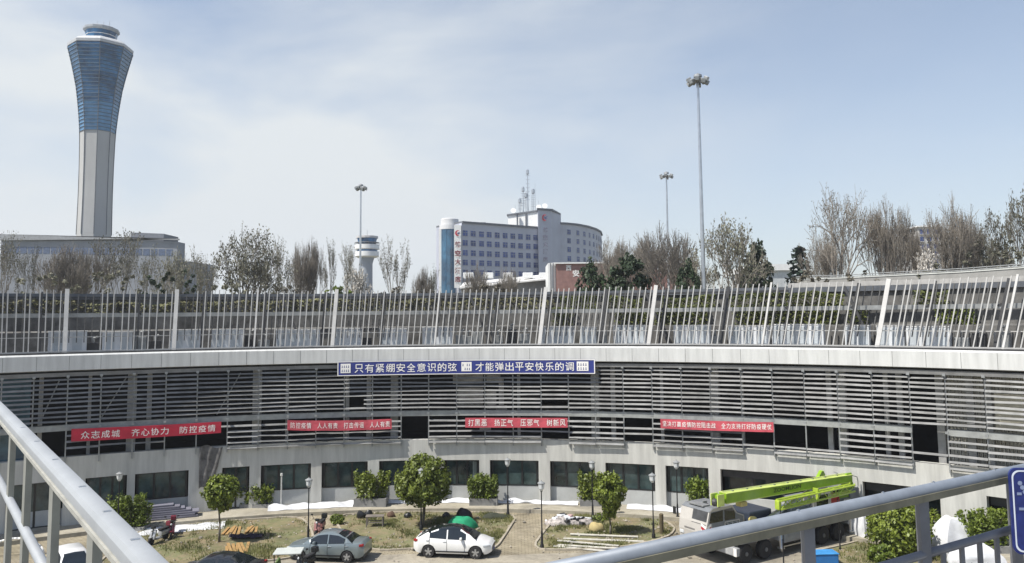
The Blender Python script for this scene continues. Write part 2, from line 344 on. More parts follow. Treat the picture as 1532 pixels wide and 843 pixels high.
# ground floor: windows and piers
wins = [(-70, -10, 'w'), (10, 95, 'd'), (128, 190, 'w'), (202, 282, 'w'), (332, 373, 'd'), (390, 465, 'w'), (481, 550, 'w'), (567, 650, 'd'), (664, 717, 'w'), (733, 806, 'w'), (823, 890, 'w'), (906, 980, 'w'), (996, 1060, 'w'), (1078, 1266, 'o'), (1290, 1405, 'o'), (1474, 1530, 'o'), (1560, 1640, 'w')]
edges = []
prev = A0
for (a, b, k) in wins + [(None, None, '')]:
    ta = A1 if a is None else th(a, 715)
    MB().arcbox(47.0, 47.55, 0, 3.06, prev, ta, .03).build('pier_wall', render_, B)
    prev = None if b is None else th(b, 715)
for i, (a, b, k) in enumerate(wins):
    ta, tb = th(a, 715), th(b, 715); z0 = 1.27 if k == 'w' else .26
    e = .0018
    if k == 'o':
        m1 = MB(); m1.arcbox(47.5, 47.58, 2.5, 3.0, ta + e, tb - e, .05)
        nb = max(2, int((tb - ta) * 47 / 1.6))
        for j in range(1, nb): t = ta + (tb - ta) * j / nb; m1.arcbox(47.45, 47.6, .26, 2.5, t - .0012, t + .0012)
        f = m1.build('shopfront_frame', dsteel, B)
        m2 = MB(); m2.arcbox(48.6, 48.66, .02, 3.0, ta, tb, .05); m2.build('glass_pane', glass, f)
        continue
    m1 = MB(); m1.arcbox(47.38, 47.40, z0, 3.05, ta + e, tb - e, .05); pane = m1.build('window', glass, B)
    m2 = MB(); w = .0014
    m2.arcbox(47.30, 47.37, z0, z0 + .07, ta + e, tb - e); m2.arcbox(47.30, 47.37, 2.97, 3.05, ta + e, tb - e)
    nb = 2 if k == 'd' else 3
    for j in range(nb + 1):
        t = ta + e + w + (tb - ta - 2 * e - 2 * w) * j / nb; m2.arcbox(47.31, 47.36, z0 + .07, 2.97, t - w, t + w)
    m2.build('frame', blackm, pane)
    if k == 'w':
        for u_ in rng.sample([.05, .29, .52, .74], rng.choice([1, 2, 2])):
            u0 = ta + (tb - ta) * u_; zz = rng.choice([z0 + .12, z0 + .12, z0 + .7]); MB().arcbox(47.372, 47.378, zz, 2.9, u0, u0 + (tb - ta) * rng.uniform(.1, .2)).build('curtain', rng.choice([curtain, mat('pale_curtain', (.24, .26, .25), .8, var=.2, scale=2, stretch=(8, 8, .2)), mat('dim_blind', (.07, .09, .085), .6, var=.2)]), pane)
# upper columns behind the screens
mb = None
for px, w in [(62, .25), (135, .2), (198, .55), (224, .3), (385, .6), (430, .2), (520, .25), (552, .3), (590, .5), (776, .2), (890, .55), (917, .3), (990, .2), (1068, .6), (1110, .2), (1240, .3), (1258, .5), (1325, .25), (1345, .3), (1405, .4), (1450, .4), (1478, .3)]:
    t = th(px, 580, 48.0); mb = MB(); mb.arcbox(47.9, 47.9 + w, 4.4, 9.72, t - w / 96, t + w / 96); mb.build('column', mat('pale_column_grey', (.34, .34, .33), .8, var=.2), B)  # columns in their own even grey, paler than grey_con
for px, px2 in [(60, 90), (150, 190), (325, 360)]:
    a, b = pol(47.4, th(px, 590, 47.4), 6.6), pol(47.4, th(px2, 560, 47.4), 9.4); MB().tube(a, b, .04).build('brace', steel, B)
# pale corrugated wall behind the right hand screens
t0, t1 = th(1418, 590, 48.2), th(1620, 590, 48.2)
mb = MB(); n = 70
for i in range(n):
    u = t0 + (t1 - t0) * i / n; u2 = t0 + (t1 - t0) * (i + .62) / n; mb.arcbox(48.2 - .07 * (i % 2), 48.35, 4.4, 9.72, u, u2)
mb.arcbox(48.3, 48.4, 4.4, 9.72, t0, t1); mb.build('corrugated_wall', mat('beige_corrugated', (.42, .41, .36), .7, var=.12), B)
for px in (1500, 1522):
    t = th(px, 600, 48.0); MB().arcbox(47.95, 48.05, 6.6, 8.6, t - .008, t + .008).build('infill_panel', mat('cream_panel', (.62, .58, .46), .7), B)
# left blue glazing
t0, t1 = th(-200, 590, 47.6), th(46, 590, 47.6)
MB().arcbox(47.6, 47.66, 4.45, 9.7, t0, t1).build('blue_glazing', mat('blue_glazing', (.05, .10, .13), .15, var=.4, scale=1.2), B)
# louvre screens
bay = [-240, -190, -142, -95, -46, 2, 50, 101, 151, 200, 248, 295, 341, 387, 431, 473, 515, 557, 600, 641, 683, 725, 767, 809, 850, 890, 932, 975, 1019, 1063, 1109, 1155, 1203, 1253, 1304, 1360, 1414, 1473, 1536, 1600, 1670, 1745]
BT = [th(p, 590, 46.75) for p in bay]
def slat(mb, z, ta, tb, droop=0.0):
    n = 3; dz0, dz1 = rng.gauss(0, .014), rng.gauss(0, .014); k_ = rng.uniform(.8, 1.15); P = []
    for i in range(n + 1):
        t = ta + (tb - ta) * i / n; zz = z + dz0 + (dz1 - dz0) * i / n
        for R, h in ((46.70, -.055), (46.74, -.063), (46.82, .043), (46.78, .055)): P.append(pol(R, t, zz + h * k_))
    mb.add(P, [(i * 4 + j, i * 4 + (j + 1) % 4, (i + 1) * 4 + (j + 1) % 4, (i + 1) * 4 + j) for i in range(n) for j in range(4)] + [(0, 1, 2, 3), (n * 4 + 3, n * 4 + 2, n * 4 + 1, n * 4)])
ZU = [9.40 - .288 * i for i in range(10)]; ZL = [5.86 - .37 * i for i in range(5)]
for i in range(len(bay) - 1):
    a, b = BT[i], BT[i + 1]; px = bay[i]
    mb = MB()
    for k, z in enumerate(ZU):
        if px == 809 and k in (8,): continue
        if px == 515 and k in (7, 8): 
            slat(mb, z, a + (b - a) * .7, b); continue
        slat(mb, z + rng.uniform(-.012, .012), a + .0004, b - .0004)
    # ledge beam between the storeys, top rail
    mb.build('louvre_screen', slatm, B, smooth=30)
    gap = px in (600, 932, 1109, 1360) or (px in (50, 2, -46))
    lo = []
    if not gap:
        kk = {809: 3, 295: 1, 248: 2, 200: 3, 151: 3, 101: 3, 1155: 5, 1203: 5}.get(px, 5)
        lo = ZL[:kk]
        if px in (1155, 1203): lo = ZL[3:]
    elif px == 932: lo = ZL[1:3]
    elif px == 1109: lo = ZL[3:4]
    elif px == 1360: lo = ZL[2:3]
    if lo:
        mb = MB()
        for z in lo: slat(mb, z + rng.uniform(-.012, .012), a + .0004, b - .0004)
        mb.build('lower_louvre_screen', slatm, B, smooth=30)
mb = MB(); mb.arcbox(46.66, 46.9, 9.60, 9.84, A0, A1); mb.build('top_rail', slatm, B, smooth=30)
hole = [i for i, p in enumerate(bay) if p == 1360][0]
mb = MB(); mb.arcbox(46.86, 47.25, 6.17, 6.54, A0, BT[hole]); mb.arcbox(46.86, 47.25, 6.17, 6.54, BT[hole + 1], A1); mb.build('ledge_beam', mat('ledge_beam_grey', (.30, .31, .30), .7, var=.2), B, smooth=30)
for i, t in enumerate(BT):
    mb = MB(); z0 = 4.1
    mb.arcbox(46.86, 46.96, z0, 9.56, t - .0008, t + .0008)
    for z in (9.6, 6.36): mb.arcbox(46.62, 46.72, z - .07, z + .07, t - .0018, t + .0018)
    mb.build('louvre_upright', steel, B)
# parapet returns at the gaps (pale blocks) are the spandrel itself; scaffold clutter seen behind the screens
sc_m = mat('scaffold_boards', (.42, .40, .37), .7, var=.4, scale=1.5)
for k, (px, py, w, h) in enumerate([(700, 565, 2.2, .9), (738, 566, 1.0, .7), (704, 593, 1.8, 1.2), (735, 598, .7, 1.3), (750, 590, .35, 2.4), (750, 612, .8, .5), (1420, 570, .5, 1.2), (726, 640, .8, .5)]):
    t, z = cyl(px, py, 48.6); MB().arcbox(48.6, 48.75, z - h / 2, z + h / 2, t - w / 97, t + w / 97).build('stored_board', sc_m, B)

# ------------------------------------------------------------------ banners
def banner(name, label, c0, c1, R, m, lines, mark=None, bold=.006, border=None, pad=.16, sag=.0):
    (pa, ya0, ya1), (pb, yb0, yb1) = c0, c1
    ta, za1 = cyl(pa, ya0, R); _, za0 = cyl(pa, ya1, R); tb, zb1 = cyl(pb, yb0, R); _, zb0 = cyl(pb, yb1, R)
    sd_ = rng.uniform(0, 9)
    def pt(u, v, off=0.0):
        z0 = za0 + (zb0 - za0) * u; z1 = za1 + (zb1 - za1) * u
        s_ = sag * (1 - (2 * u - 1) ** 2)
        rr = R - off + .05 * sag * 8 * sin(u * 19 + sd_ + v * 2.0)
        q = pol(rr, ta + (tb - ta) * u, z0 + (z1 - z0) * v - s_); return q
    root = thing(name, label, 'banner', pt(.5, 0)); root['group'] = 'slogan banners on the curved building'
    n = 80; mb = MB(); P = []
    for i in range(n + 1):
        for v in (0, .33, .66, 1): P.append(pt(i / n, v))
        for v in (1, .66, .33, 0): P.append(pt(i / n, v, -.015))
    k = 8
    fs = [(i * k + j, i * k + (j + 1) % k, (i + 1) * k + (j + 1) % k, (i + 1) * k + j) for i in range(n) for j in range(k)] + [tuple(range(k)), tuple(range(n * k + k - 1, n * k - 1, -1))]
    mb.add(P, fs); mb.build('cloth', m, root)
    if border:
        bb = MB()
        for v0 in (0.0, .95):
            for i in range(n): bb.add([pt(i / n, v0, .012), pt((i + 1) / n, v0, .012), pt((i + 1) / n, v0 + .05, .012), pt(i / n, v0 + .05, .012)], [(0, 1, 2, 3)])
        for u0 in (0, .9965): bb.add([pt(u0, .05, .012), pt(u0 + .0035, .05, .012), pt(u0 + .0035, .95, .012), pt(u0, .95, .012)], [(0, 1, 2, 3)])
        bb.build('border', letter, root, recalc=False)
    for body, u0, u1, v0, v1 in lines:
        nn = len(body); lm = MB()
        for ci, ch in enumerate(body + ' '):
            if ch == ' ':
                if lm.v: lm.build('lettering', letter, root, recalc=False)
                lm = MB(); continue
            a = u0 + (u1 - u0) * ci / nn; wv = (u1 - u0) / nn * .84
            text_on(lm, ch, lambda u, v, a=a, wv=wv: pt(a + wv * u, v0 + (v1 - v0) * v, .02), bold)
    if mark:
        for u0, u1 in mark:
            wb = MB(); db = MB()
            wb.add([pt(u0, .2, .02), pt(u1, .2, .02), pt(u1, .85, .02), pt(u0, .85, .02)], [(0, 1, 2, 3)])
            for r in range(2):
                for c in range(4):
                    if rng.random() < .95:
                        a = u0 + (u1 - u0) * (.1 + .21 * c); v = .28 + .28 * r
                        for (da, dv, ww, hh) in ((0, 0, .11, .05), (.02, .09, .08, .05), (.04, 0, .025, .18)):
                            a2 = a + (u1 - u0) * da; db.add([pt(a2, v + dv, .026), pt(a2 + (u1 - u0) * ww, v + dv, .026), pt(a2 + (u1 - u0) * ww, v + dv + hh, .026), pt(a2, v + dv + hh, .026)], [(0, 1, 2, 3)])
            o = wb.build('white_plate', letter, root, recalc=False); db.build('small_marks', blue_cl, o, recalc=False)
    return root
banner('slogan_banner', 'long navy blue banner with white characters hung under the pale fascia', (505, 541.5, 563), (890, 538, 559.5), 46.42, blue_cl,
       [('只有紧绷安全意识的弦', .065, .468, .2, .8), ('才能弹出平安快乐的调', .535, .925, .2, .8)], mark=[(.012, .05), (.48, .52), (.93, .975)], border=True)
banner('slogan_banner', 'red banner hung slanting on the shaded screens, leftmost of the red banners', (107, 642, 661), (331, 631, 648), 46.48, red_cl, [('众志成城 齐心协力 防控疫情', .06, .97, .18, .78)], sag=.06, bold=.004)
banner('slogan_banner', 'red sagging banner with crowded pale characters under the blue banner\'s left end', (430, 629, 644), (586, 627, 642), 46.48, red_pale, [('防控疫情 人人有责 打击传谣 人人有责', .03, .99, .22, .8)], sag=.09, bold=.004)
banner('slogan_banner', 'straight red banner with four groups of bold characters above the round tree and white car', (696, 625.5, 640), (849, 625.5, 640), 46.48, red_pale, [('打黑恶 扬正气 压邪气 树新风', .03, .99, .16, .84)], sag=.02, bold=.004)
banner('slogan_banner', 'red banner with one long line of small characters above the green crane', (988, 627, 641), (1157, 632, 647), 46.48, red_pale, [('坚决打赢疫情防控阻击战 全力支持打好防疫硬仗', .02, .99, .25, .8)], sag=.05, bold=.004)

# ------------------------------------------------------------------ roof terrace and its fence
T = thing('terrace_embankment', 'stepped grey concrete embankment behind the roof fence', 'embankment', pol(51, 0, 11))
mb = MB(); mb.arc([(50.5, 11.0), (50.5, 12.35), (51.3, 12.45), (51.3, 13.4), (52.3, 13.5), (52.3, 14.62), (54, 14.62), (54, 9), (53, 9), (53, 11.0)], A0, A1, .03)
mb.build('retaining_wall', mat('stained_terrace_concrete', (.125, .122, .115), .9, var=.6, scale=.7, bump=.4, bscale=3), T, smooth=30)
mb = MB(); mb.arcbox(52.1, 52.4, 14.62, 15.02, A0, A1, .03); mb.build('coping_band', mat('slate_coping', (.10, .11, .125), .7, var=.25), T)
Q = thing('terrace_trellis', 'dark steel trellis with two long grey beams behind the roof fence', 'trellis', pol(49, 0, 11))
MB().arcbox(48.1, 48.2, 13.35, 13.62, A0, A1, .03).build('beam', steel, Q)
MB().arcbox(49.9, 50.05, 14.62, 14.76, A0, th(1180, 440, 50), .03).build('beam', dsteel, Q)
MB().arcbox(49.9, 50.1, 14.9, 15.2, th(1180, 440, 50), A1, .03).build('beam', mat('pale_beam', (.38, .37, .35), .7), Q)
stp = [-80, 60, 205, 300, 392, 480, 568, 650, 728, 737, 815, 897, 985, 1077, 1170, 1268, 1380, 1487, 1600]
LEAN_R, FT = .62, 15.12
def LT(t): return .33 + .62 * t
for i, px in enumerate(stp):
    t = th(px, 515, 47.6); wv = .2 if px in (392, 568, 728, 737, 897, 1077, 1268, 1487) else .1
    a = pol(47.7, t, 11.0); b = pol(47.7 + LEAN_R, t + LT(t) / 47.5, FT - .1); MB().bar(a, b, wv, .16, up=(sin(t), cos(t), 0)).build('strut', dsteel, Q)
    MB().bar(pol(47.7 + LEAN_R * .65, t + LT(t) * .65 / 47.5, 13.65), pol(48.1, t + .004, 13.5), .1, .1).build('crossbar', dsteel, Q)
for px in (1305, 735, 1000, 455):   # slanting back struts
    t = th(px, 470, 49.2); MB().bar(pol(49.2, t, 11.0), pol(49.9, t - .035, 14.9), .16, .16, up=(sin(t), cos(t), 0)).build('back_strut', dsteel, Q)
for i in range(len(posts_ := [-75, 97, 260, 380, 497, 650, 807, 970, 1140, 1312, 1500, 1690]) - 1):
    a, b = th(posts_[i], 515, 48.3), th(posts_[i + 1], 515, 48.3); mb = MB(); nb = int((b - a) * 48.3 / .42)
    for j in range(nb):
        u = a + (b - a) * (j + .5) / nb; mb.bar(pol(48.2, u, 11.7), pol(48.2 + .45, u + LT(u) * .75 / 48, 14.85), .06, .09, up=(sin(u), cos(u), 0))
    mb.build('shadow_bar_panel', mat('shadow_bar_grey', (.085, .085, .083), .6), Q)  # added second row, dark coloured to stand in for the fence bars' shadows
FN = thing('roof_fence', 'long fence of pale leaning bars along the roof edge', 'fence', pol(47, 0, 11.1))
posts = [-75, 97, 260, 380, 497, 650, 807, 970, 1140, 1312, 1500, 1690]
def fbar(mb, t, w, d, top=FT): mb.bar(pol(47.0, t, 11.1), pol(47.0 + LEAN_R, t + LT(t) / 47.0, top), w, d, up=(sin(t), cos(t), 0))
mb = MB(); mb.arcbox(46.93, 47.07, 11.12, 11.2, A0, A1); mb.build('bottom_rail', barm, FN)
mb = MB(); mb.arcbox(47.28, 47.32, 12.05, 12.1, A0, A1); mb.build('middle_rail', barm, FN)
for i, px in enumerate(posts):
    t = th(px, 515, 47.0); big = px in (97, 260, 497, 807, 970, 1312)
    mb = MB(); fbar(mb, t, .25 if big else .11, .16, FT + .08); mb.build('post', mat('white_post_paint', (.56, .55, .53), .5, var=.1), FN)
    if i + 1 == len(posts): break
    t2 = th(posts[i + 1], 515, 47.0); a = t + .45 / 47; b = t2 - .3 / 47
    if px in (97,): a = t + 1.9 / 47
    if px in (260,): a = t + 1.3 / 47
    if px == 1140: b = th(1270, 515, 47.0)
    sp = .405 / 47; nb = int((b - a) / sp); mb = MB()
    for j in range(nb + 1):
        u = a + (b - a) * j / nb + rng.gauss(0, .0009); fbar(mb, u, .065, .065, FT + rng.uniform(-.05, .05))
    mb.build('bar_panel', barm, FN)
# white cabinets standing behind the fence
cabm = mat('white_cabinet_paint', (.66, .68, .70), .5, var=.12, scale=.8, stretch=(1, 1, .3))
for (a, b) in [(72, 130), (153, 198), (255, 300), (316, 364), (413, 478), (498, 540), (567, 608), (632, 676), (806, 858), (868, 892), (918, 966), (1008, 1062), (1090, 1150), (1155, 1232), (1264, 1300), (1312, 1352), (1356, 1420)]:
    ta, tb = th(a, 505, 48.6), th(b, 505, 48.6); tm = (ta + tb) / 2
    r = thing('roof_cabinet', 'white boxy cabinet on the roof behind the fence bars', 'cabinet', pol(48.9, tm, 11.0), group='white cabinets along the roof behind the fence')
    h = rng.uniform(1.28, 1.42)
    MB().arcbox(48.6, 49.25, 11.06, 11 + h, ta, tb).build('housing', cabm, r)
    m2 = MB(); m2.arcbox(48.57, 49.28, 11 + h, 11.05 + h, ta - .0006, tb + .0006); m2.build('lid', white, r)
    nn = max(2, int((tb - ta) * 48.6 / .75))
    for j in range(nn): u = ta + (tb - ta) * (j + .5) / nn; MB().arcbox(48.575, 48.6, 11.2, 10.9 + h, u - .0058, u + .0058).build('door_panel', mat('pale_blue_grey_panel', (.50, .54, .57), .5, var=.15, scale=.6), r)
# clutter of pipes and units between the cabinets
for px in (140, 210, 232, 375, 395, 548, 690, 700, 715, 745, 765, 785, 900, 1070, 1440, 1465, 1500):
    t = th(px, 508, 49.3); r = thing('roof_unit', 'small dark grey ventilation unit on the roof between the white cabinets', 'ventilation unit', pol(49.3, t, 11.0), -t, group='dark ventilation units on the roof')
    hh = rng.uniform(.5, 1.1)
    MB().bbox((0, 0, hh / 2 + .1), (.8, .5, hh), .04).build('casing', steel if rng.random() < .5 else dsteel, r, local=True)
    m2 = MB(); m2.tube((0, 0, hh), (0, 0, hh + .45), .09); m2.tube((0, 0, hh + .4), (.25, -.1, hh + .5), .08); m2.build('pipe', steel, r, local=True)
    m2 = MB(); m2.box((-.3, 0, .05), (.08, .5, .1)); m2.box((.3, 0, .05), (.08, .5, .1)); m2.build('foot', dsteel, r, local=True)

# grey sheet hanging from the storey ledge over one pier
a, b = th(298, 700, 46.9), th(333, 700, 46.9); P = []; nx, ny = 14, 16
for i in range(nx + 1):
    for j in range(ny + 1):
        u, v = i / nx, j / ny; t = a + (b - a) * (u * (1 - .45 * v) + .0 * v); P.append(pol(46.88 - .10 * abs(mnoise.noise(Vector((u * 5, v * 2.5, 3)))) - .05 * sin(u * 15 + v * 2), t, 4.55 - 2.75 * v + .12 * sin(u * 6)))
r = thing('hanging_sheet', 'crumpled dark grey sheet hanging over a pier behind the smallest round tree', 'sheet', pol(46.9, (a + b) / 2, 4.5))
MB().add(P, [(i * (ny + 1) + j, (i + 1) * (ny + 1) + j, (i + 1) * (ny + 1) + j + 1, i * (ny + 1) + j + 1) for i in range(nx) for j in range(ny)]).build('sheet', mat('grey_debris_sheet', (.12, .115, .11), .8, var=.5, scale=3, bump=.6, bscale=6), r, smooth=True)
# ------------------------------------------------------------------ plants
leaf_g = mat('glossy_green_leaf', (.085, .125, .016), .5, var=.45, scale=3.2, col2=(.18, .22, .03), rand=.15, trans=.22)
leaf_y = mat('young_yellow_green_leaf', (.10, .15, .02), .55, var=.35, scale=1.4, col2=(.17, .22, .03), rand=.15, trans=.3)
leaf_d = mat('dark_green_leaf', (.025, .045, .016), .6, var=.4, scale=1.2, rand=.15, trans=.1)
leaf_p = mat('pale_spring_leaf', (.175, .17, .12), .7, var=.35, scale=.5, rand=.25, trans=.2)
leaf_b = mat('bud_grey_leaf', (.15, .135, .10), .8, var=.3, scale=.5, rand=.2, trans=.1)
leaf_c = mat('dark_conifer_needles', (.018, .035, .022), .7, var=.4, scale=1)
blossom = mat('pale_blossom', (.5, .47, .42), .8, var=.2, scale=1)
barkm = mat('grey_bark', (.13, .115, .095), .9, var=.35, scale=2, stretch=(3, 3, .6), bump=.4, bscale=10)
twigm = mat('grey_twigs', (.21, .185, .155), .9, var=.25, scale=1, rand=.2)
hedge_m = mat('hedge_leaf', (.05, .072, .014), .6, var=.4, scale=.8, col2=(.11, .125, .025), trans=.2)
dry_m = mat('dry_plant_stems', (.13, .115, .07), .9, var=.4, scale=.6, col2=(.15, .15, .07))

def blob_leaves(mb, c, rad, n, size, clumps=40, fill=.25, squash=None):
    c = Vector(c); cl = []
    for _ in range(clumps):
        zf = 1 - 2 * ((_ + .5) / clumps); af = _ * 2.39996; d = (Vector((math.sqrt(1 - zf * zf) * cos(af), math.sqrt(1 - zf * zf) * sin(af), zf)) + Vector((rng.gauss(0, .1), rng.gauss(0, .1), rng.gauss(0, .1)))).normalized()
        k = rng.uniform(.70, .93) if rng.random() > fill else rng.uniform(.1, .6)
        cl.append((Vector((d.x * rad[0] * k, d.y * rad[1] * k, d.z * rad[2] * k)), rng.uniform(.17, .29) * min(rad)))
    for i in range(n):
        q, r = cl[rng.randrange(clumps)]
        o = Vector((rng.gauss(0, 1), rng.gauss(0, 1), rng.gauss(0, 1))).normalized() * r * rng.random() ** .4
        p = q + o
        mb.leaf(c + p, size * rng.uniform(.7, 1.3), (p.normalized() + Vector((0, 0, .35))).normalized())
    return [c + q for q, _ in cl]
def limbs(mb, base, targets, r0):
    for t in targets:
        m = Vector(base).lerp(t, .5) + Vector((rng.gauss(0, .08), rng.gauss(0, .08), .1)); mb.tube(base, m, r0, r0 * .6, 5); mb.tube(m, t, r0 * .6, r0 * .2, 5)

def round_tree(label, loc, H, trunk_h, rad, n, size, stems=1, lm=None, shape=1.0, dome=False):
    r = thing('round_crowned_tree', label, 'tree', loc, rng.uniform(0, 6), group='young round crowned trees in the garden beds')
    cz = trunk_h + (H - trunk_h) * .5; rz = (H - trunk_h) * .56
    tb = MB(); base = Vector((0, 0, 0)); tops = []
    for s in range(stems):
        p0 = Vector((.12 * s, .05 * s, -.05)); p1 = Vector((.12 * s + rng.gauss(0, .04), rng.gauss(0, .04), trunk_h * .6)); p2 = Vector((rng.gauss(0, .08), rng.gauss(0, .08), trunk_h + .2))
        tb.tube(p0, p1, .075, .055, 8); tb.tube(p1, p2, .055, .045, 8); tops.append(p2)
    cm = MB(); tg = blob_leaves(cm, (0, 0, cz), (rad, rad, rz), n, size, clumps=130, fill=.35)
    if dome:
        for v in cm.v:
            k = (v.z - cz) / rz
            if k < 0: v.z = cz + k * rz * .62 - rz * .28
            else: v.z = cz - rz * .28 + k ** .8 * rz * 1.16
    if shape != 1.0:   # narrower towards the base
        for v in cm.v:
            k = (v.z - (cz - rz)) / (2 * rz); f = shape + (1 - shape) * min(1, max(0, k * 1.6)); v.x *= f; v.y *= f
    limbs(tb, tops[0], [t * .9 + Vector((0, 0, cz * .1)) for t in tg[:14]], .035)
    tb.build('trunk', barkm, r, smooth=True, local=True); cm.build('crown', lm or leaf_g, r, local=True, recalc=False)
    return r
def gp(px, py, z=0.0): p = at_z(px, py, z); return p
def hgt(px, py_base, py_top):   # height of a thing whose foot shows at py_base
    p = at_z(px, py_base); return at_y(px, py_top, p.y).z
def wid(px, py_base, w): return w / F * at_z(px, py_base).y
p = gp(328, 812); round_tree('small round tree with thin dark trunk in the left bed beside the loose planks', p, hgt(328, 812, 712), hgt(328, 812, 764), wid(328, 812, 26), 6000, .125, shape=.7)
p = gp(634, 788); round_tree('largest round tree, twin stemmed, behind the white car', p, hgt(634, 788, 680), hgt(634, 788, 756), wid(634, 788, 39), 14000, .125, stems=2, dome=True)
p = gp(913, 800); round_tree('round tree tapering to its slim trunk in the right bed next to the rubbish heap', p, hgt(913, 800, 708), hgt(913, 800, 775), wid(913, 800, 25), 6500, .12, shape=.5)
# planters with shrubs along the wall
def planter(label, pxl, pxr, py_base, py_rim, py_top, lm, n=1900, shr=1.05):
    GZ = .245; a, b = (gp(pxl, py_base, GZ), gp(pxr, py_base, GZ)) if py_base < 765 else (gp(pxl, py_base), gp(pxr, py_base)); c = (a + b) / 2; d = (b - a); ang = math.atan2(d.y, d.x); Lh = d.length; hz = max(.3, hgt((pxl + pxr) / 2, py_base, py_rim))
    c = c + Vector((-sin(ang), cos(ang), 0)) * .5; c.z = GZ if py_base < 765 else 0
    r = thing('planter', 'grey stone planter box, ' + label[0], 'planter', c, ang)
    m = MB(); w = Lh / 2; dd = .5
    for (x, y, sx, sy) in ((0, -dd + .05, Lh, .1), (0, dd - .05, Lh, .1), (-w + .05, 0, .1, 2 * dd - .2), (w - .05, 0, .1, 2 * dd - .2)): m.box((x, y, hz / 2), (sx, sy, hz))
    m.build('box', grey_con, r, local=True)
    MB().box((0, 0, hz - .1), (Lh - .2, 2 * dd - .2, .1)).build('soil', mat('planter_soil', (.06, .045, .03), .95), r, local=True)
    s = thing('planter_shrub', label[1], 'shrub', c + Vector((0, 0, hz - .06)), ang)
    H = hgt((pxl + pxr) / 2, py_base, py_top) - hz
    fm = MB(); rx = w * shr
    for k in range(44):
        q = Vector((rx * .85 * (2 * ((k * 17 % 44) + rng.random()) / 44 - 1), rng.uniform(-.45, .45), 0)); top = Vector((q.x * 1.15 + rng.gauss(0, .1), q.y * 1.3, H * rng.uniform(.6, .98)))
        for _ in range(n // 30):
            u = rng.random() ** .6; pz = q.lerp(top, u); rr = .30 * (1.15 - u * .6)
            o = Vector((rng.gauss(0, 1), rng.gauss(0, 1), rng.gauss(0, .8))).normalized() * rr * rng.random() ** .5
            v = pz + o; v.z = max(.03, v.z); fm.leaf(v, .12 * rng.uniform(.6, 1.25), (o.normalized() + Vector((0, 0, .6))).normalized())
    st = MB()
    for k in range(14): st.tube((rng.uniform(-w, w) * .7, rng.uniform(-.3, .3), 0), (rng.uniform(-w, w) * .8, rng.uniform(-.4, .4), H * .75), .015, .008, 4)
    st.build('stem', barkm, s, local=True); fm.build('foliage', lm, s, local=True, recalc=False)
planter(('under the shrub nearest the left handrail', 'loose bright green shrub beside the left lamp with a lantern head'), 162, 214, 797, 790, 738, leaf_y, 2600)
planter(('behind the small tree with the thin trunk', 'dark leaved planter shrub just right of the smallest round tree'), 358, 402, 766, 755, 723, leaf_g)
planter(('widest of the row, left of the big round tree', 'wide upright shrub in the planter left of the largest round tree'), 529, 577, 759, 747, 706, leaf_g)
planter(('right of the big round tree in front of the windows', 'low bushy shrub in the planter right of the largest round tree'), 702, 744, 757, 747, 710, leaf_y)
planter(('half hidden behind the tapering round tree', 'tall shrub in the planter behind the tapering round tree and lamp post'), 868, 902, 758, 749, 706, leaf_g, 1800)
planter(('behind the cab of the crane', 'yellow green shrub showing above the crane cab'), 1034, 1072, 772, 757, 713, leaf_y, 1500)
planter(('beside the navy sign at the right railing', 'feathery shrub in the planter beside the navy sign'), 1452, 1518, 836, 818, 760, leaf_y, 2200)
# large bushes at the right
def bush(label, px, py, wpx, py_top, lm, n, sz=.13):
    p = gp(px, py); r = thing('garden_bush', label, 'bush', p, 0); H = hgt(px, py, py_top); w = wid(px, py, wpx / 2)
    fm = MB(); tg = blob_leaves(fm, (0, 0, H * .5), (w, w * .9, H * .52), n, sz, clumps=120, fill=.3)
    for v in fm.v: v.z = max(v.z, .02)
    st = MB(); limbs(st, Vector((0, 0, 0)), tg[:14], .04); st.build('stem', barkm, r, local=True); fm.build('foliage', lm, r, local=True, recalc=False)
bush('big round evergreen bush behind the right handrail post', 1345, 832, 88, 748, leaf_g, 11000, .12)
bush('smaller bush between the handrail post and the white wrapped pile', 1397, 820, 36, 762, leaf_g, 1800)
bush('low leafy bush at the foot of the big evergreen bush', 1318, 842, 40, 815, leaf_y, 900)
bush('small green clump of weeds beside the parked scooter', 504, 785, 24, 770, leaf_y, 420, .1)
bush('tiny green bush beside the rubbish heap near a lamp', 900, 779, 30, 768, leaf_y, 350, .09)

# hedges on the terrace tiers
def arc_hedge(label, px0, px1, R, z0, h, w, lm, dens, py=470, group=None, name='terrace_hedge', cat='hedge', sz=.11):
    a, b = th(px0, py, R), th(px1, py, R); am = (a + b) / 2; r = thing(name, label, cat, pol(R, am, z0), 0, group)
    mb = MB(); n = int(dens * abs(b - a) * R)
    for _ in range(n):
        t = rng.uniform(a, b); k = 1 + .45 * mnoise.noise(Vector((t * 28, z0, 2)))
        rr = R + rng.uniform(-w, w); z = z0 + h * k * (1 - rng.random() ** 1.8)
        mb.leaf(pol(rr, t, z), sz * rng.uniform(.6, 1.3), Vector((-sin(t) * .6, -cos(t) * .6, .7)))
    st = MB()
    for i in range(max(3, int(abs(b - a) * R / .8))):
        t = rng.uniform(a, b); st.tube(pol(R, t, z0 - .05), pol(R + rng.uniform(-.2, .2), t, z0 + h * .7), .02, .01, 4)
    st.build('stem', barkm, r); mb.build('foliage', lm, r, recalc=False)
for (a, b, lab) in [(838, 893, 'above the blue banner\'s right end'), (902, 962, 'second from left'), (990, 1070, 'third from left'), (1092, 1168, 'below the conifer'), (1174, 1262, 'left of the fence gap'), (1368, 1418, 'short and rightmost')]:
    arc_hedge('clipped yellow green hedge on the upper terrace tier, ' + lab, a, b, 51.6, 13.45, 1.15, .35, hedge_m, 300, 452)
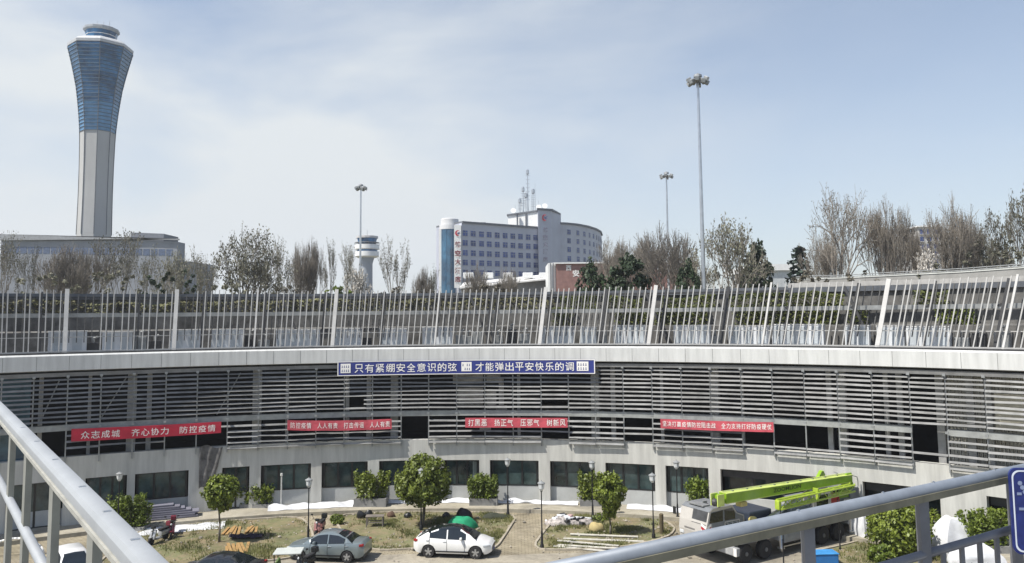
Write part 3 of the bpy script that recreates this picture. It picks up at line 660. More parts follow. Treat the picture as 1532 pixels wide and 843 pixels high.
for (a, b, lab) in [(826, 858, 'small, left end of row'), (920, 968, 'below the second upper hedge'), (978, 1060, 'between two white fence posts'), (1096, 1255, 'longest of the row'), (1268, 1300, 'bright round clump in the fence gap'), (1400, 1460, 'dark, at right')]:
    arc_hedge('green hedge on the lower terrace tier, ' + lab, a, b, 50.9, 12.4, 1.15, .35, leaf_g if 'dark' in lab else hedge_m, 300, 480)
arc_hedge('dry brown climbing plants along the upper terrace ledge', -150, 830, 51.9, 13.5, .95, .3, dry_m, 85, 455, name='dry_ground_cover', cat='dry plants', sz=.13)
bpy.data.objects['dry_ground_cover']['kind'] = 'stuff'

# ------------------------------------------------------------------ background trees
def grow(tb, cm, p, d, L, r, lev, maxlev, spread, leaves, lsize, up=.25, minr=.02, nch=(3, 4)):
    segs = 2; q = p
    for s in range(segs):
        d2 = (d + Vector((rng.gauss(0, .12), rng.gauss(0, .12), rng.gauss(0, .06) + up * .25))).normalized(); e = q + d2 * (L / segs)
        ra = max(minr, r * (1 - .3 * s / segs)); rb = max(minr * .8, r * (1 - .3 * (s + 1) / segs))
        (tb if lev <= 1 else cm).tube(q, e, ra, rb, 6 if lev <= 1 else 3, caps=False); q = e; d = d2
        if lev >= maxlev - 1 and leaves:
            for _ in range(leaves): cm.mi = 1; cm.leaf(q + Vector((rng.gauss(0, .13), rng.gauss(0, .13), rng.gauss(0, .13))), lsize * rng.uniform(.6, 1.3)); cm.mi = 0
    if lev >= maxlev: return
    k = rng.randint(*nch)
    az = rng.uniform(0, 2 * PI)
    for i in range(k):
        a = az + 2 * PI * i / k + rng.gauss(0, .3); tilt = spread * rng.uniform(.55, 1.15)
        x = d.cross(Vector((0, 0, 1)) if abs(d.z) < .95 else Vector((1, 0, 0))).normalized(); y = d.cross(x)
        nd = (d * cos(tilt) + (x * cos(a) + y * sin(a)) * sin(tilt)); nd.z += up; nd.normalize()
        grow(tb, cm, q - d * L * rng.uniform(0, .45) if i else q, nd, L * rng.uniform(.62, .85), r * .62, lev + 1, maxlev, spread, leaves, lsize, up, minr, nch)
TREE = {}
def proto_tree(kind, seed):
    global rng
    keep = rng; rng = random.Random(seed)
    tb, cm = MB(), MB()
    if kind == 'bare':   # vase-shaped, bare twigs
        for s in range(4): grow(tb, cm, Vector((rng.gauss(0, .1), rng.gauss(0, .1), 0)), Vector((rng.gauss(0, .24), rng.gauss(0, .24), 1)).normalized(), rng.uniform(2.3, 3.2), .13, 0, 5, .42, 1, .06, .14, .02, (3, 4)); lm = leaf_b
    elif kind == 'bare_tall':
        grow(tb, cm, Vector((0, 0, 0)), Vector((0, 0, 1)), 4.2, .2, 0, 5, .62, 1, .10, .10, .02, (3, 4)); lm = leaf_b
    elif kind == 'sprout':   # thin stems with tufts of young leaf
        for s in range(2): grow(tb, cm, Vector((rng.gauss(0, .1), rng.gauss(0, .1), 0)), Vector((rng.gauss(0, .12), rng.gauss(0, .12), 1)).normalized(), 3.2, .10, 0, 4, .42, 4, .11, .20, .017, (3, 3)); lm = leaf_p
    elif kind == 'spring':   # full crown of pale young leaf, still open
        for s in range(3): grow(tb, cm, Vector((0, 0, 0)), Vector((rng.gauss(0, .25), rng.gauss(0, .25), 1)).normalized(), 2.6, .15, 0, 5, .55, 2, .13, .08, .017, (3, 3)); lm = leaf_p
    elif kind == 'evergreen':
        tb.tube((0, 0, 0), (0, 0, 5), .16, .06, 6); tg = blob_leaves(cm, (0, 0, 4.2), (2.3, 2.3, 3.6), 3600, .26, clumps=60); limbs(tb, Vector((0, 0, 1.5)), tg[:16], .06); lm = leaf_d
        for i in range(len(cm.m)): cm.m[i] = 1
    elif kind == 'conifer':
        tb.tube((0, 0, 0), (0, 0, 8), .16, .02, 6); cm.mi = 1
        for k in range(15):
            z = 1.2 + k * .45; R = 2.3 * (1 - (z - .8) / 7.4) ** .8
            for j in range(9):
                a = j * .7 + k * .37 + rng.gauss(0, .15); L = R * rng.uniform(.75, 1.1)
                for s in range(12):
                    u = (s + rng.random()) / 12; cm.leaf((L * u * cos(a) + rng.gauss(0, .1), L * u * sin(a) + rng.gauss(0, .1), z + .25 * u - .45 * u * u + rng.gauss(0, .06)), .26, Vector((0, 0, 1)))
        lm = leaf_c
    elif kind == 'blossom':
        for s in range(2): grow(tb, cm, Vector((0, 0, 0)), Vector((rng.gauss(0, .2), rng.gauss(0, .2), 1)).normalized(), 2.6, .12, 0, 4, .5, 3, .2, .12, .02, (3, 3)); lm = blossom
    rng = keep
    zs = sorted(v.z for v in cm.v); top = zs[int(len(zs) * .997)]
    xs = sorted(abs(v.x) for v in cm.v); w = xs[int(len(xs) * .95)]
    r = thing('proto', '', 'tree')
    tb.build('trunk', barkm, r, smooth=True, local=True, recalc=False); cm.build('crown', [twigm, lm], r, local=True, recalc=False)
    return [r, top, w, 0]
for k, seeds in {'bare': (1, 2, 3, 21), 'bare_tall': (4,), 'sprout': (5, 6, 7, 22, 23), 'spring': (8, 9), 'evergreen': (10, 11), 'conifer': (12,), 'blossom': (13,)}.items():
    TREE[k] = [proto_tree(k, s) for s in seeds]
cnt = {}
NAMES = {'bare': 'bare_tree', 'bare_tall': 'bare_tree', 'sprout': 'young_tree', 'spring': 'spring_tree', 'evergreen': 'evergreen_tree', 'conifer': 'conifer_tree', 'blossom': 'blossom_tree'}
def bg_tree(kind, px, ytop, halfw, D, label, z=9.0):
    c = cnt.get(kind, 0); cnt[kind] = c + 1; e = TREE[kind][c % len(TREE[kind])]; r, top, w, used = e
    p = at_y(px, 430, D); p.z = z; H = at_y(px, ytop, D).z - z; sz = H / top; sx = halfw / F * D / w
    o = r if not used else dup(r, p); e[3] = 1
    o.location = p; o.rotation_euler = (0, 0, rng.uniform(0, 6.28)); o.scale = (sx, sx, sz); o.name = NAMES[kind]
    tag(o, label, 'tree', 'trees beyond the roof fence')
for a in [
 ('sprout', 14, 346, 30, 105, 'grey green young tree at the far left edge before the long grey building'),
 ('sprout', 50, 368, 26, 100, 'thin young tree in front of the grey building, left of the control tower foot'),
 ('bare', 88, 368, 34, 96, 'wide bare tree left of the tall control tower foot'),
 ('bare', 128, 366, 30, 110, 'bare tree right in front of the tall control tower foot'),
 ('sprout', 178, 344, 26, 108, 'slender young tree reaching above the grey building right of the tower foot'),
 ('sprout', 222, 364, 30, 100, 'thin pale tree before the right end of the long grey building'),
 ('spring', 262, 376, 28, 95, 'low dense tree at the grey building\'s right corner'),
 ('sprout', 302, 370, 20, 98, 'small young tree just left of the large open crowned tree'),
 ('spring', 362, 343, 42, 92, 'large open crowned tree, broadest between the grey building and the small tower'),
 ('sprout', 417, 354, 18, 96, 'narrow leafy tree right of the broad open crowned tree'),
 ('bare', 447, 368, 18, 100, 'slim bare tree, first of three left of the mast beside the small tower'),
 ('bare', 470, 362, 20, 104, 'bare tree with fine twigs, second of three left of the mast'),
 ('sprout', 494, 359, 18, 98, 'young tree with tufts of leaf left of the mast beside the small tower'),
 ('sprout', 517, 364, 14, 102, 'thinnest young tree right beside the mast next to the small tower'),
 ('blossom', 530, 398, 20, 92, 'low pale blossoming tree at the foot of the small tower'),
 ('sprout', 597, 356, 28, 96, 'wide twiggy young tree right of the small tower'),
 ('bare', 630, 402, 16, 100, 'low bare tree between the small tower and the hotel'),
 ('sprout', 650, 396, 9, 100, 'tiny leafy tree against the hotel\'s blue glass corner'),
 ('bare', 710, 398, 18, 110, 'low bare tree in front of the hotel\'s white sign strip'),
 ('bare', 762, 402, 16, 110, 'low bare tree in front of the hotel\'s lower windows'),
 ('evergreen', 884, 390, 20, 88, 'dark evergreen left of the lettering on the brick building'),
 ('evergreen', 936, 384, 28, 86, 'broad dark evergreen in the middle of the brick building'),
 ('bare', 918, 360, 30, 130, 'bare tree behind the evergreen at the curved end of the hotel'),
 ('bare', 966, 354, 34, 125, 'bare tree behind the brick building left of the short mast'),
 ('bare', 1010, 342, 42, 118, 'dense bare tree around the foot of the short mast'),
 ('evergreen', 1030, 392, 18, 92, 'small evergreen at the right end of the brick building'),
 ('spring', 1096, 332, 48, 92, 'big pale green tree right of the tallest mast'),
 ('evergreen', 1130, 364, 20, 98, 'narrow dark evergreen at the right of the big pale green tree'),
 ('conifer', 1198, 370, 25, 100, 'dark pointed conifer beside the white roofed shed'),
 ('bare_tall', 1258, 284, 46, 88, 'tallest bare tree, thin crowned, right of the dark conifer'),
 ('bare', 1244, 350, 28, 95, 'low bare tree behind the tallest bare tree'),
 ('bare', 1322, 304, 34, 86, 'dense bare tree right of the tallest bare tree'),
 ('bare', 1350, 316, 26, 92, 'dense bare tree left of the white apartment block'),
 ('blossom', 1388, 372, 20, 84, 'pale blossoming tree in front of the white apartment block'),
 ('bare', 1418, 306, 34, 86, 'dense bare tree right of the white apartment block'),
 ('bare', 1446, 318, 28, 90, 'dense bare tree, second right of the white apartment block'),
 ('spring', 1478, 345, 34, 96, 'greenish tree low between the bare trees and the right edge'),
 ('spring', 1525, 290, 36, 84, 'tall greenish tree cut by the right edge'),
]: bg_tree(*a)
# low shrubs just behind the terrace
for (px, yt, w, D, k, lab) in [(505, 424, 30, 80, leaf_y, 'yellow green shrub row at the foot of the small tower'), (590, 428, 30, 82, leaf_b, 'grey brown shrub right of the small tower'), (430, 428, 30, 84, leaf_b, 'grey brown shrub below the slim bare trees'), (340, 420, 40, 84, leaf_p, 'grey green shrub under the broad open crowned tree'), (60, 405, 70, 84, leaf_p, 'dark green scrub before the left grey building'), (170, 402, 60, 86, leaf_p, 'dark green scrub below the tall tower foot'), (255, 400, 55, 84, leaf_d, 'dark green scrub at the right corner of the grey building'), (740, 424, 40, 84, leaf_b, 'low grey shrub below the hotel windows'), (1482, 352, 50, 84, leaf_p, 'olive scrub mass under the tall greenish tree at the right edge'), (1532, 345, 40, 80, leaf_p, 'olive scrub mass cut by the right edge'), (1400, 398, 60, 76, leaf_p, 'low olive scrub in front of the viaduct below the pale block'), (1210, 404, 40, 80, leaf_b, 'low grey scrub at the viaduct\'s left end'), (1290, 405, 45, 78, leaf_b, 'grey scrub in front of the viaduct')]:
    p = at_y(px, 430, D); p.z = 11.5; H = at_y(px, yt, D).z - 11.5; wd = w / F * D
    r = thing('background_shrub', lab, 'shrub', p, 0, 'shrubs beyond the roof fence'); fm = MB(); tg = blob_leaves(fm, (0, 0, H * .5), (wd, 1.2, H * .55), 1500, .2, 50)
    st = MB(); limbs(st, Vector((0, 0, -2.4)), tg[:10], .05); st.build('stem', barkm, r, local=True); fm.build('foliage', k, r, local=True, recalc=False)
# ------------------------------------------------------------------ tall control tower
tw_c = mat('tower_concrete', (.42, .42, .41), .7, var=.08, scale=.3, stretch=(1, 1, .2))
tw_g = mat('tower_blue_glass', (.018, .075, .17), .2, var=.55, scale=.35, col2=(.03, .13, .27), spec=.45)
tw_gl = mat('tower_pale_blue_glass', (.09, .23, .40), .25, var=.3, scale=.3, spec=.4)
D = 200.0; k = D / F
def zt(py, px=150): return at_y(px, py, D).z
cx = at_y(142.5, 300, D).x
CT = thing('control_tower', 'tall flared control tower with blue glass head on the left', 'control tower', (cx, D, 9))
prof = [(r_ * .88, z_) for r_, z_ in [(27.5 * k, 9), (26.5 * k, zt(355)), (25.6 * k, zt(300)), (25.8 * k, zt(250)), (27 * k, zt(200)), (30.5 * k, zt(165)), (35 * k, zt(135)), (42 * k, zt(105)), (49.5 * k, zt(80)), (51 * k, zt(74))]]
def at_prof(z):
    for (r0, z0), (r1, z1) in zip(prof[:-1], prof[1:]):
        if z0 <= z <= z1: return r0 + (r1 - r0) * (z - z0) / (z1 - z0)
    return prof[-1][0]
def seg(z0, z1, n=8, off=0.0): return [(at_prof(z0 + (z1 - z0) * i / n) + off, z0 + (z1 - z0) * i / n) for i in range(n + 1)]
OFF = R_(22.5 + 4); loc = (cx, D, 0)
MB().lathe(seg(9, zt(199)), loc, 8, off=OFF).build('shaft', tw_c, CT)
MB().lathe(seg(zt(199), zt(157)), loc, 8, off=OFF).build('pale_glazing', tw_gl, CT)
MB().lathe(seg(zt(157), zt(76)), loc, 8, off=OFF).build('blue_glazing', tw_g, CT)
m = MB(); nf = 24
for i in range(nf):
    z = zt(199) + (zt(79) - zt(199)) * i / (nf - 1); r = at_prof(z); m.lathe([(r + .03, z - .09), (r + .22, z - .05), (r + .22, z + .05), (r + .03, z + .09)], loc, 8, off=OFF)
m.build('fin_ring', mat('tower_fins', (.12, .19, .27), .5, .2), CT)
m = MB()
for i in range(8):
    a = OFF + i * PI / 4; pts = [(r + .06, z) for r, z in seg(zt(352), zt(76), 14)]
    m = MB()
    for (r0, z0), (r1, z1) in zip(pts[:-1], pts[1:]): m.tube((cx + r0 * cos(a), D + r0 * sin(a), z0), (cx + r1 * cos(a), D + r1 * sin(a), z1), .10, .10, 5)
    m.build('corner_seam', mat('tower_seam', (.16, .17, .18), .6), CT)
MB().lathe([(45 * k, zt(75)), (45.4 * k, zt(71)), (42 * k, zt(68)), (30 * k, zt(63)), (22 * k, zt(62))], loc, 8, off=OFF).build('head_roof', mat('tower_head_roof', (.46, .47, .48), .6, var=.1), CT)
MB().lathe([(20 * k, zt(63)), (21 * k, zt(57)), (23 * k, zt(50))], loc, 12).build('cab_glazing', tw_g, CT)
MB().lathe([(21.6 * k, zt(56.2)), (22 * k, zt(55.4))], loc, 12).build('cab_band', white, CT)
MB().lathe([(23.5 * k, zt(50)), (25.5 * k, zt(48)), (25.5 * k, zt(45)), (20 * k, zt(42.5)), (8 * k, zt(41.5))], loc, 12).build('cab_roof', mat('tower_roof', (.34, .36, .38), .5), CT)
for dx in (-16, -7, 3, 12): MB().tube((cx + dx * k, D, zt(44)), (cx + dx * k, D, zt(rng.uniform(30, 36))), .07, .03, 5).build('antenna', steel, CT)
# long grey building at the tower's foot
D2 = 178.0
LB = thing('terminal_building', 'long flat grey building at the foot of the tall control tower', 'building', at_y(130, 430, D2) * 1.0)
def fac(mb, pxa, pxb, ya, yb, D, dep=18, zb=None):   # block facing us: top edge from ya to yb
    a, b = at_y(pxa, ya, D), at_y(pxb, yb, D); z0 = 9 if zb is None else zb
    return mb.hexa([(a.x, D, z0), (b.x, D, z0), (b.x, D + dep, z0), (a.x, D + dep, z0), (a.x, D, a.z), (b.x, D, b.z), (b.x, D + dep, b.z), (a.x, D + dep, a.z)])
lbm = mat('blue_grey_cladding', (.24, .255, .28), .7, var=.12, scale=.4)
fac(MB(), 2, 266, 353, 362, D2, 4).build('wall', lbm, LB)
fac(MB(), 0, 267, 350.5, 359.5, D2 - .6, .6, at_y(130, 359, D2).z).build('cornice', mat('cornice_grey', (.30, .31, .32), .7), LB)
m = MB(); 
for i in range(22):
    a = at_y(12 + i * 11.5, 374 + i * .2, D2 - .03); m.box((a.x, D2 - .02, a.z), (1.45, .05, 1.5))
m.build('window_row', mat('dull_blue_window', (.10, .13, .20), .2, var=.3), LB)
fac(MB(), 196, 245, 348, 350, D2 + 4, 8).build('roof_block', mat('roof_block_grey', (.17, .18, .2), .7), LB)
fac(MB(), 272, 290, 391, 392, D2 + 2, 12).build('side_wing', lbm, LB)
# small white control tower
D3 = 300.0; k3 = D3 / F; p = at_y(549, 400, D3); z3 = lambda y: at_y(549, y, D3).z
S = thing('small_control_tower', 'small white round control tower behind the trees left of the hotel', 'control tower', (p.x, D3, 9))
MB().lathe([(9 * k3, 9), (8.6 * k3, z3(430)), (8.4 * k3, z3(395)), (11 * k3, z3(386))], (p.x, D3, 0), 16).build('shaft', mat('small_tower_grey', (.30, .33, .37), .7, var=.1), S, smooth=30)
MB().lathe([(14 * k3, z3(386)), (18 * k3, z3(384)), (18 * k3, z3(377)), (16 * k3, z3(377))], (p.x, D3, 0), 20).build('lower_gallery', white, S, smooth=30)
MB().lathe([(15.5 * k3, z3(377)), (15.5 * k3, z3(374))], (p.x, D3, 0), 20).build('lower_glazing', tw_g, S)
MB().lathe([(17 * k3, z3(374)), (18.5 * k3, z3(373)), (18.5 * k3, z3(367)), (14 * k3, z3(366))], (p.x, D3, 0), 20).build('upper_gallery', white, S, smooth=30)
MB().lathe([(13 * k3, z3(366)), (15 * k3, z3(357))], (p.x, D3, 0), 12).build('cab_glazing', tw_g, S)
MB().lathe([(16.5 * k3, z3(357)), (16.5 * k3, z3(354)), (8 * k3, z3(352.5))], (p.x, D3, 0), 16).build('cab_roof', mat('small_tower_roof', (.5, .49, .48), .6), S)
m = MB()
for i in range(20): a = i * PI / 10; m.tube((p.x + 18.4 * k3 * cos(a), D3 + 18.4 * k3 * sin(a), z3(367)), (p.x + 18.4 * k3 * cos(a), D3 + 18.4 * k3 * sin(a), z3(363.5)), .06, .06, 4)
m.lathe([(18.5 * k3, z3(363.8)), (18.5 * k3, z3(363.2))], (p.x, D3, 0), 20); m.build('railing', steel, S)
MB().tube((p.x, D3, z3(353)), (p.x, D3, z3(344)), .1, .05, 5).build('antenna', steel, S)

# ------------------------------------------------------------------ hotel
ht_w = mat('hotel_grey_cladding', (.42, .44, .51), .7, var=.08, scale=.2)
ht_r = mat('hotel_right_cladding', (.44, .46, .52), .7, var=.08, scale=.2)
ht_win = mat('hotel_window', (.025, .06, .22), .2, var=.5, scale=.35)
edge_m = mat('hotel_dark_coping', (.13, .14, .16), .7)
Pa = Vector((at_y(691, 400, 250).x, 250)); Pb = Vector((at_y(806, 400, 268).x, 268))
def zc(px, py, D): return at_y(px, py, D).z
HT = thing('hotel', 'grey six storey hotel with blue glass corner and curved right wing', 'hotel', (Pa.x, Pa.y, 9))
d = (Pb - Pa).normalized(); nrm = Vector((d.y, -d.x)); Lf = (Pb - Pa).length
zr = zc(691, 334, 250)
def wallpt(u, off, z): q = Pa + d * u + nrm * off; return Vector((q.x, q.y, z))
MB().hexa([wallpt(0, 0, 9), wallpt(Lf, 0, 9), wallpt(Lf, -16, 9), wallpt(0, -16, 9), wallpt(0, 0, zr), wallpt(Lf, 0, zr), wallpt(Lf, -16, zr), wallpt(0, -16, zr)]).build('wall', ht_w, HT)
MB().hexa([wallpt(0, .5, zr + .01), wallpt(Lf, .5, zr + .01), wallpt(Lf, -16, zr + .01), wallpt(0, -16, zr + .01), wallpt(0, .5, zr + .6), wallpt(Lf, .5, zr + .6), wallpt(Lf, -16, zr + .6), wallpt(0, -16, zr + .6)]).build('coping', edge_m, HT)
frm = mat('hotel_window_frame', (.30, .32, .38), .6)
# columns of windows: find u so they fall at the photo's spacing
wx = [696, 708, 720.5, 732, 744, 756, 767.5, 779, 790.5, 801.5]
def u_at(px):
    dr = ray(px, 400); A = Vector((dr.x, dr.y)); den = A.x * d.y - A.y * d.x
    return (Pa.y * A.x - Pa.x * A.y) / (A.y * d.x - A.x * d.y)
zrow = [zc(696, y, 250) for y in (349, 363.5, 378.5, 393, 408, 423)]
def hwin(fn, u, z, w=1.9, h=1.8):
    m = MB(); m.hexa([fn(u - w / 2, -.02, z - h / 2), fn(u + w / 2, -.02, z - h / 2), fn(u + w / 2, -.3, z - h / 2), fn(u - w / 2, -.3, z - h / 2), fn(u - w / 2, .03, z - h / 2), fn(u + w / 2, .03, z - h / 2), fn(u + w / 2, .03, z + h / 2), fn(u - w / 2, .03, z + h / 2)][0:0] or [fn(u - w / 2, -.3, z - h / 2), fn(u + w / 2, -.3, z - h / 2), fn(u + w / 2, .03, z - h / 2), fn(u - w / 2, .03, z - h / 2), fn(u - w / 2, -.3, z + h / 2), fn(u + w / 2, -.3, z + h / 2), fn(u + w / 2, .03, z + h / 2), fn(u - w / 2, .03, z + h / 2)])
    o = m.build('window', ht_win, HT)
    f = MB()
    for a, b in ((-w / 2, -w / 2), (w * .1, w * .1), (w / 2, w / 2)): f.bar(fn(u + a, .06, z - h / 2), fn(u + a, .06, z + h / 2), .1, .1)
    f.bar(fn(u - w / 2, .06, z + .3), fn(u + w / 2, .06, z + .3), .1, .1); f.bar(fn(u - w / 2, .1, z - h / 2), fn(u + w / 2, .1, z - h / 2), .2, .12); f.build('frame', frm, o)
for x in wx:
    u = u_at(x)
    for z in zrow[:5]: hwin(wallpt, u, z)
# curved right wing
wing_px = [(826, 280), (846, 281), (864, 285), (880, 292), (892, 301), (899, 311), (901, 324)]
Wp = [Vector((at_y(a, 400, D).x, D)) for a, D in wing_px]
def wing_pt(s, off, z):
    L_ = [0]
    for a, b in zip(Wp[:-1], Wp[1:]): L_.append(L_[-1] + (b - a).length)
    s = max(0, min(L_[-1] - 1e-4, s))
    for i in range(len(Wp) - 1):
        if s <= L_[i + 1]:
            t = (s - L_[i]) / (L_[i + 1] - L_[i]); dd = (Wp[i + 1] - Wp[i]).normalized(); q = Wp[i].lerp(Wp[i + 1], t) + Vector((dd.y, -dd.x)) * off; return Vector((q.x, q.y, z))
WL = sum((b - a).length for a, b in zip(Wp[:-1], Wp[1:]))
zr2 = zc(826, 335.5, 280)
poly = [wing_pt(WL * i / 30, 0, 0) for i in range(31)] + [Vector((Wp[-1].x - 10, Wp[-1].y + 6, 0)), Vector((Wp[0].x, Wp[0].y + 24, 0))]
MB().prism([(p.x, p.y) for p in poly], 9, zr2).build('curved_wing', ht_r, HT)
poly2 = [wing_pt(WL * i / 30, .5, 0) for i in range(31)] + [Vector((Wp[-1].x - 10, Wp[-1].y + 6, 0)), Vector((Wp[0].x, Wp[0].y + 24, 0))]
MB().prism([(p.x, p.y) for p in poly2], zr2 + .01, zr2 + .65).build('coping', edge_m, HT)
zrw = [zc(835, y, 281) for y in (347.2, 360.3, 373.6, 387, 400.4)]
ns = 11
for i in range(ns):
    s = 2.0 + (WL - 4) * i / (ns - 1)
    for z in zrw[:4]: hwin(lambda u, off, z, s=s: wing_pt(s + u, off, z), 0, z, 1.75, 1.8)
# tower block with the vertical sign, penthouse, antennas
a = at_y(806, 400, 266); b = at_y(826, 400, 269); zt2 = zc(815, 315, 267)
MB().hexa([(a.x, a.y, 9), (b.x, b.y, 9), (b.x + 4, b.y + 12, 9), (a.x, a.y + 12, 9), (a.x, a.y, zt2), (b.x, b.y, zt2), (b.x + 4, b.y + 12, zt2), (a.x, a.y + 12, zt2)]).build('stair_tower', ht_w, HT)
MB().hexa([(a.x - .4, a.y - .4, zt2 + .01), (b.x + .4, b.y - .4, zt2 + .01), (b.x + 4, b.y + 12, zt2 + .01), (a.x, a.y + 12, zt2 + .01), (a.x - .4, a.y - .4, zt2 + .7), (b.x + .4, b.y - .4, zt2 + .7), (b.x + 4, b.y + 12, zt2 + .7), (a.x, a.y + 12, zt2 + .7)]).build('coping', edge_m, HT)
a2 = at_y(760, 330, 276); b2 = at_y(806, 330, 272)
MB().hexa([(a2.x, a2.y, zr), (b2.x - .05, b2.y, zr), (b2.x - .05, b2.y + 6, zr), (a2.x, a2.y + 6, zr), (a2.x, a2.y, zc(760, 323, 276)), (b2.x - .05, b2.y, zc(806, 317, 272)), (b2.x - .05, b2.y + 6, zc(806, 317, 272)), (a2.x, a2.y + 6, zc(760, 323, 276))]).build('penthouse', white, HT)
MB().hexa([(a2.x - .4, a2.y - .4, zc(760, 323, 276)), (b2.x - .1, b2.y - .4, zc(806, 317, 272)), (b2.x - .1, b2.y + 6, zc(806, 317, 272)), (a2.x, a2.y + 6, zc(760, 323, 276)), (a2.x - .4, a2.y - .4, zc(760, 321, 276)), (b2.x - .1, b2.y - .4, zc(806, 314.5, 272)), (b2.x - .1, b2.y + 6, zc(806, 314.5, 272)), (a2.x, a2.y + 6, zc(760, 321, 276))]).build('coping', edge_m, HT)
for px in (774, 787): q = at_y(px, 330, 273.6); MB().box((q.x, q.y - .05, (zr + zc(px, 320, 274)) / 2), (.5, .9, zc(px, 320, 274) - zr)).build('drain_pipe', edge_m, HT)
for (px, yt, r) in [(790, 255, .28), (783, 281, .24), (778, 298, .2), (787, 290, .15), (798, 284, .16), (801, 274, .12), (796, 292, .12), (806, 300, .1), (771, 306, .1), (811, 306, .1)]:
    q = at_y(px, 318, 274); m = MB(); zt_ = at_y(px, yt, 274).z; z0 = at_y(px, 322, 274).z
    m.tube((q.x, q.y + 1, z0), (q.x, q.y + 1, zt_), r, r * .5, 6)
    if r > .12:
        for j in range(7): z = z0 + (zt_ - z0) * (.35 + .09 * j); m.tube((q.x - .7, q.y + 1, z), (q.x + .7, q.y + 1, z), .07, .07, 4)
        m.lathe([(.1, 0), (.55, .4), (.55, 1.6), (.1, 2.0)], (q.x, q.y + 1, zt_ - 1.5), 8)
    m.build('antenna', chrome, HT)
for px, py in ((768, 316), (806, 311), (815, 309)):
    q = at_y(px, py, 273); MB().lathe([(.05, 0), (.6, .12), (1.0, .4)], (q.x, q.y, q.z), 10, M=Matrix.Rotation(1.3, 3, 'X')).build('dish', white, HT)
q = at_y(718, 331, 262); MB().bbox((q.x, q.y, zr + 1.2), (4, 3, .5), .1).tube((q.x - 1.5, q.y, zr), (q.x - 1.5, q.y, zr + 1), .1).tube((q.x + 1.5, q.y, zr), (q.x + 1.5, q.y, zr + 1), .1).build('roof_canopy', edge_m, HT)
# glass corner drum
c = at_y(673, 400, 256); k4 = 253 / F
MB().lathe([(15.4 * k4, 9), (15.4 * k4, zc(672, 343, 253))], (c.x, c.y, 0), 28).build('glass_drum', mat('hotel_blue_glass', (.03, .09, .17), .15, var=.35, scale=.25, col2=(.04, .13, .22), spec=.8), HT, smooth=40)
MB().lathe([(15.9 * k4, zc(672, 342.8, 253)), (15.9 * k4, zc(672, 336, 253)), (13.5 * k4, zc(672, 335.8, 253)), (13.5 * k4, zc(672, 327, 253)), (12 * k4, zc(672, 326, 253))], (c.x, c.y, 0), 28).build('drum_cap', mat('hotel_white_cap', (.62, .62, .62), .6, var=.05), HT, smooth=30)
m = MB()
for a in range(14):
    an = a * 2 * PI / 14; m.tube((c.x + 15.5 * k4 * cos(an), c.y + 15.5 * k4 * sin(an), 9), (c.x + 15.5 * k4 * cos(an), c.y + 15.5 * k4 * sin(an), zc(672, 343, 253)), .06, .06, 4)
m.build('mullion', mat('drum_mullion', (.05, .10, .17), .4), HT)
q = at_y(658.5, 380, 250.5); MB().box((q.x, q.y, (9 + zc(658, 343, 250)) / 2), (.75, .9, zc(658, 343, 250) - 9)).build('white_pilaster', white, HT)
# white sign strip
q0, q1 = at_y(679.5, 400, 248.8), at_y(690, 400, 249.0)
ztop, zbot = zc(685, 337, 249), zc(685, 431, 249)
MB().hexa([(q0.x, q0.y, zbot), (q1.x, q1.y, zbot), (q1.x, q1.y + 2.2, zbot), (q0.x, q0.y + 2.2, zbot), (q0.x, q0.y, ztop), (q1.x, q1.y, ztop), (q1.x, q1.y + 2.2, ztop), (q0.x, q0.y + 2.2, ztop)]).build('sign_strip', white, HT)
hred = mat('sign_red', (.45, .03, .05), .5); hblue = mat('sign_dark_blue', (.03, .04, .15), .5)
def logo(px, py, D, s, root):
    q = at_y(px, py, D); m = MB(); out = []
    for i in range(13): t = PI * (.35 + 1.25 * i / 12); out.append((cos(t), sin(t)))
    inn = [(x * .62 + .22, y * .72 + .05) for x, y in out]
    for i in range(12): m.add([(q.x + s * out[i][0], q.y, q.z + s * out[i][1]), (q.x + s * out[i + 1][0], q.y, q.z + s * out[i + 1][1]), (q.x + s * inn[i + 1][0], q.y, q.z + s * inn[i + 1][1]), (q.x + s * inn[i][0], q.y, q.z + s * inn[i][1])], [(0, 1, 2, 3)])
    m.build('emblem', hred, root, recalc=False)
    MB().add([(q.x - s * .2, q.y - .03, q.z + s * .05), (q.x + s * 1.0, q.y - .03, q.z + s * .5), (q.x + s * .15, q.y - .03, q.z - s * .3)], [(0, 1, 2)]).add([(q.x + s * .2, q.y - .03, q.z - s * .2), (q.x + s * .9, q.y - .03, q.z - s * .1), (q.x + s * .1, q.y - .03, q.z - s * .6)], [(0, 1, 2)]).build('emblem_wing', hblue, root, recalc=False)
logo(685, 349, 248.7, .9, HT)
def vtext(chars, px, D, y0, dy, w, m, root):
    mb = MB()
    for i, ch in enumerate(chars):
        q = at_y(px, y0 + dy * i, D); text_on(mb, ch, lambda u, v: (q.x - w / 2 + w * u, q.y, q.z - w / 2 + w * v), .03)
    mb.build('sign_lettering', m, root, recalc=False)
vtext('航空大酒店', 685, 248.7, 366, 13, 1.9, mat('sign_maroon', (.20, .05, .06), .5), HT)
logo(815, 326, 266.9, 1.1, HT)
vtext('航空大酒店', 816, 266.8, 344, 11, 1.7, mat('sign_grey', (.14, .14, .19), .5), HT)

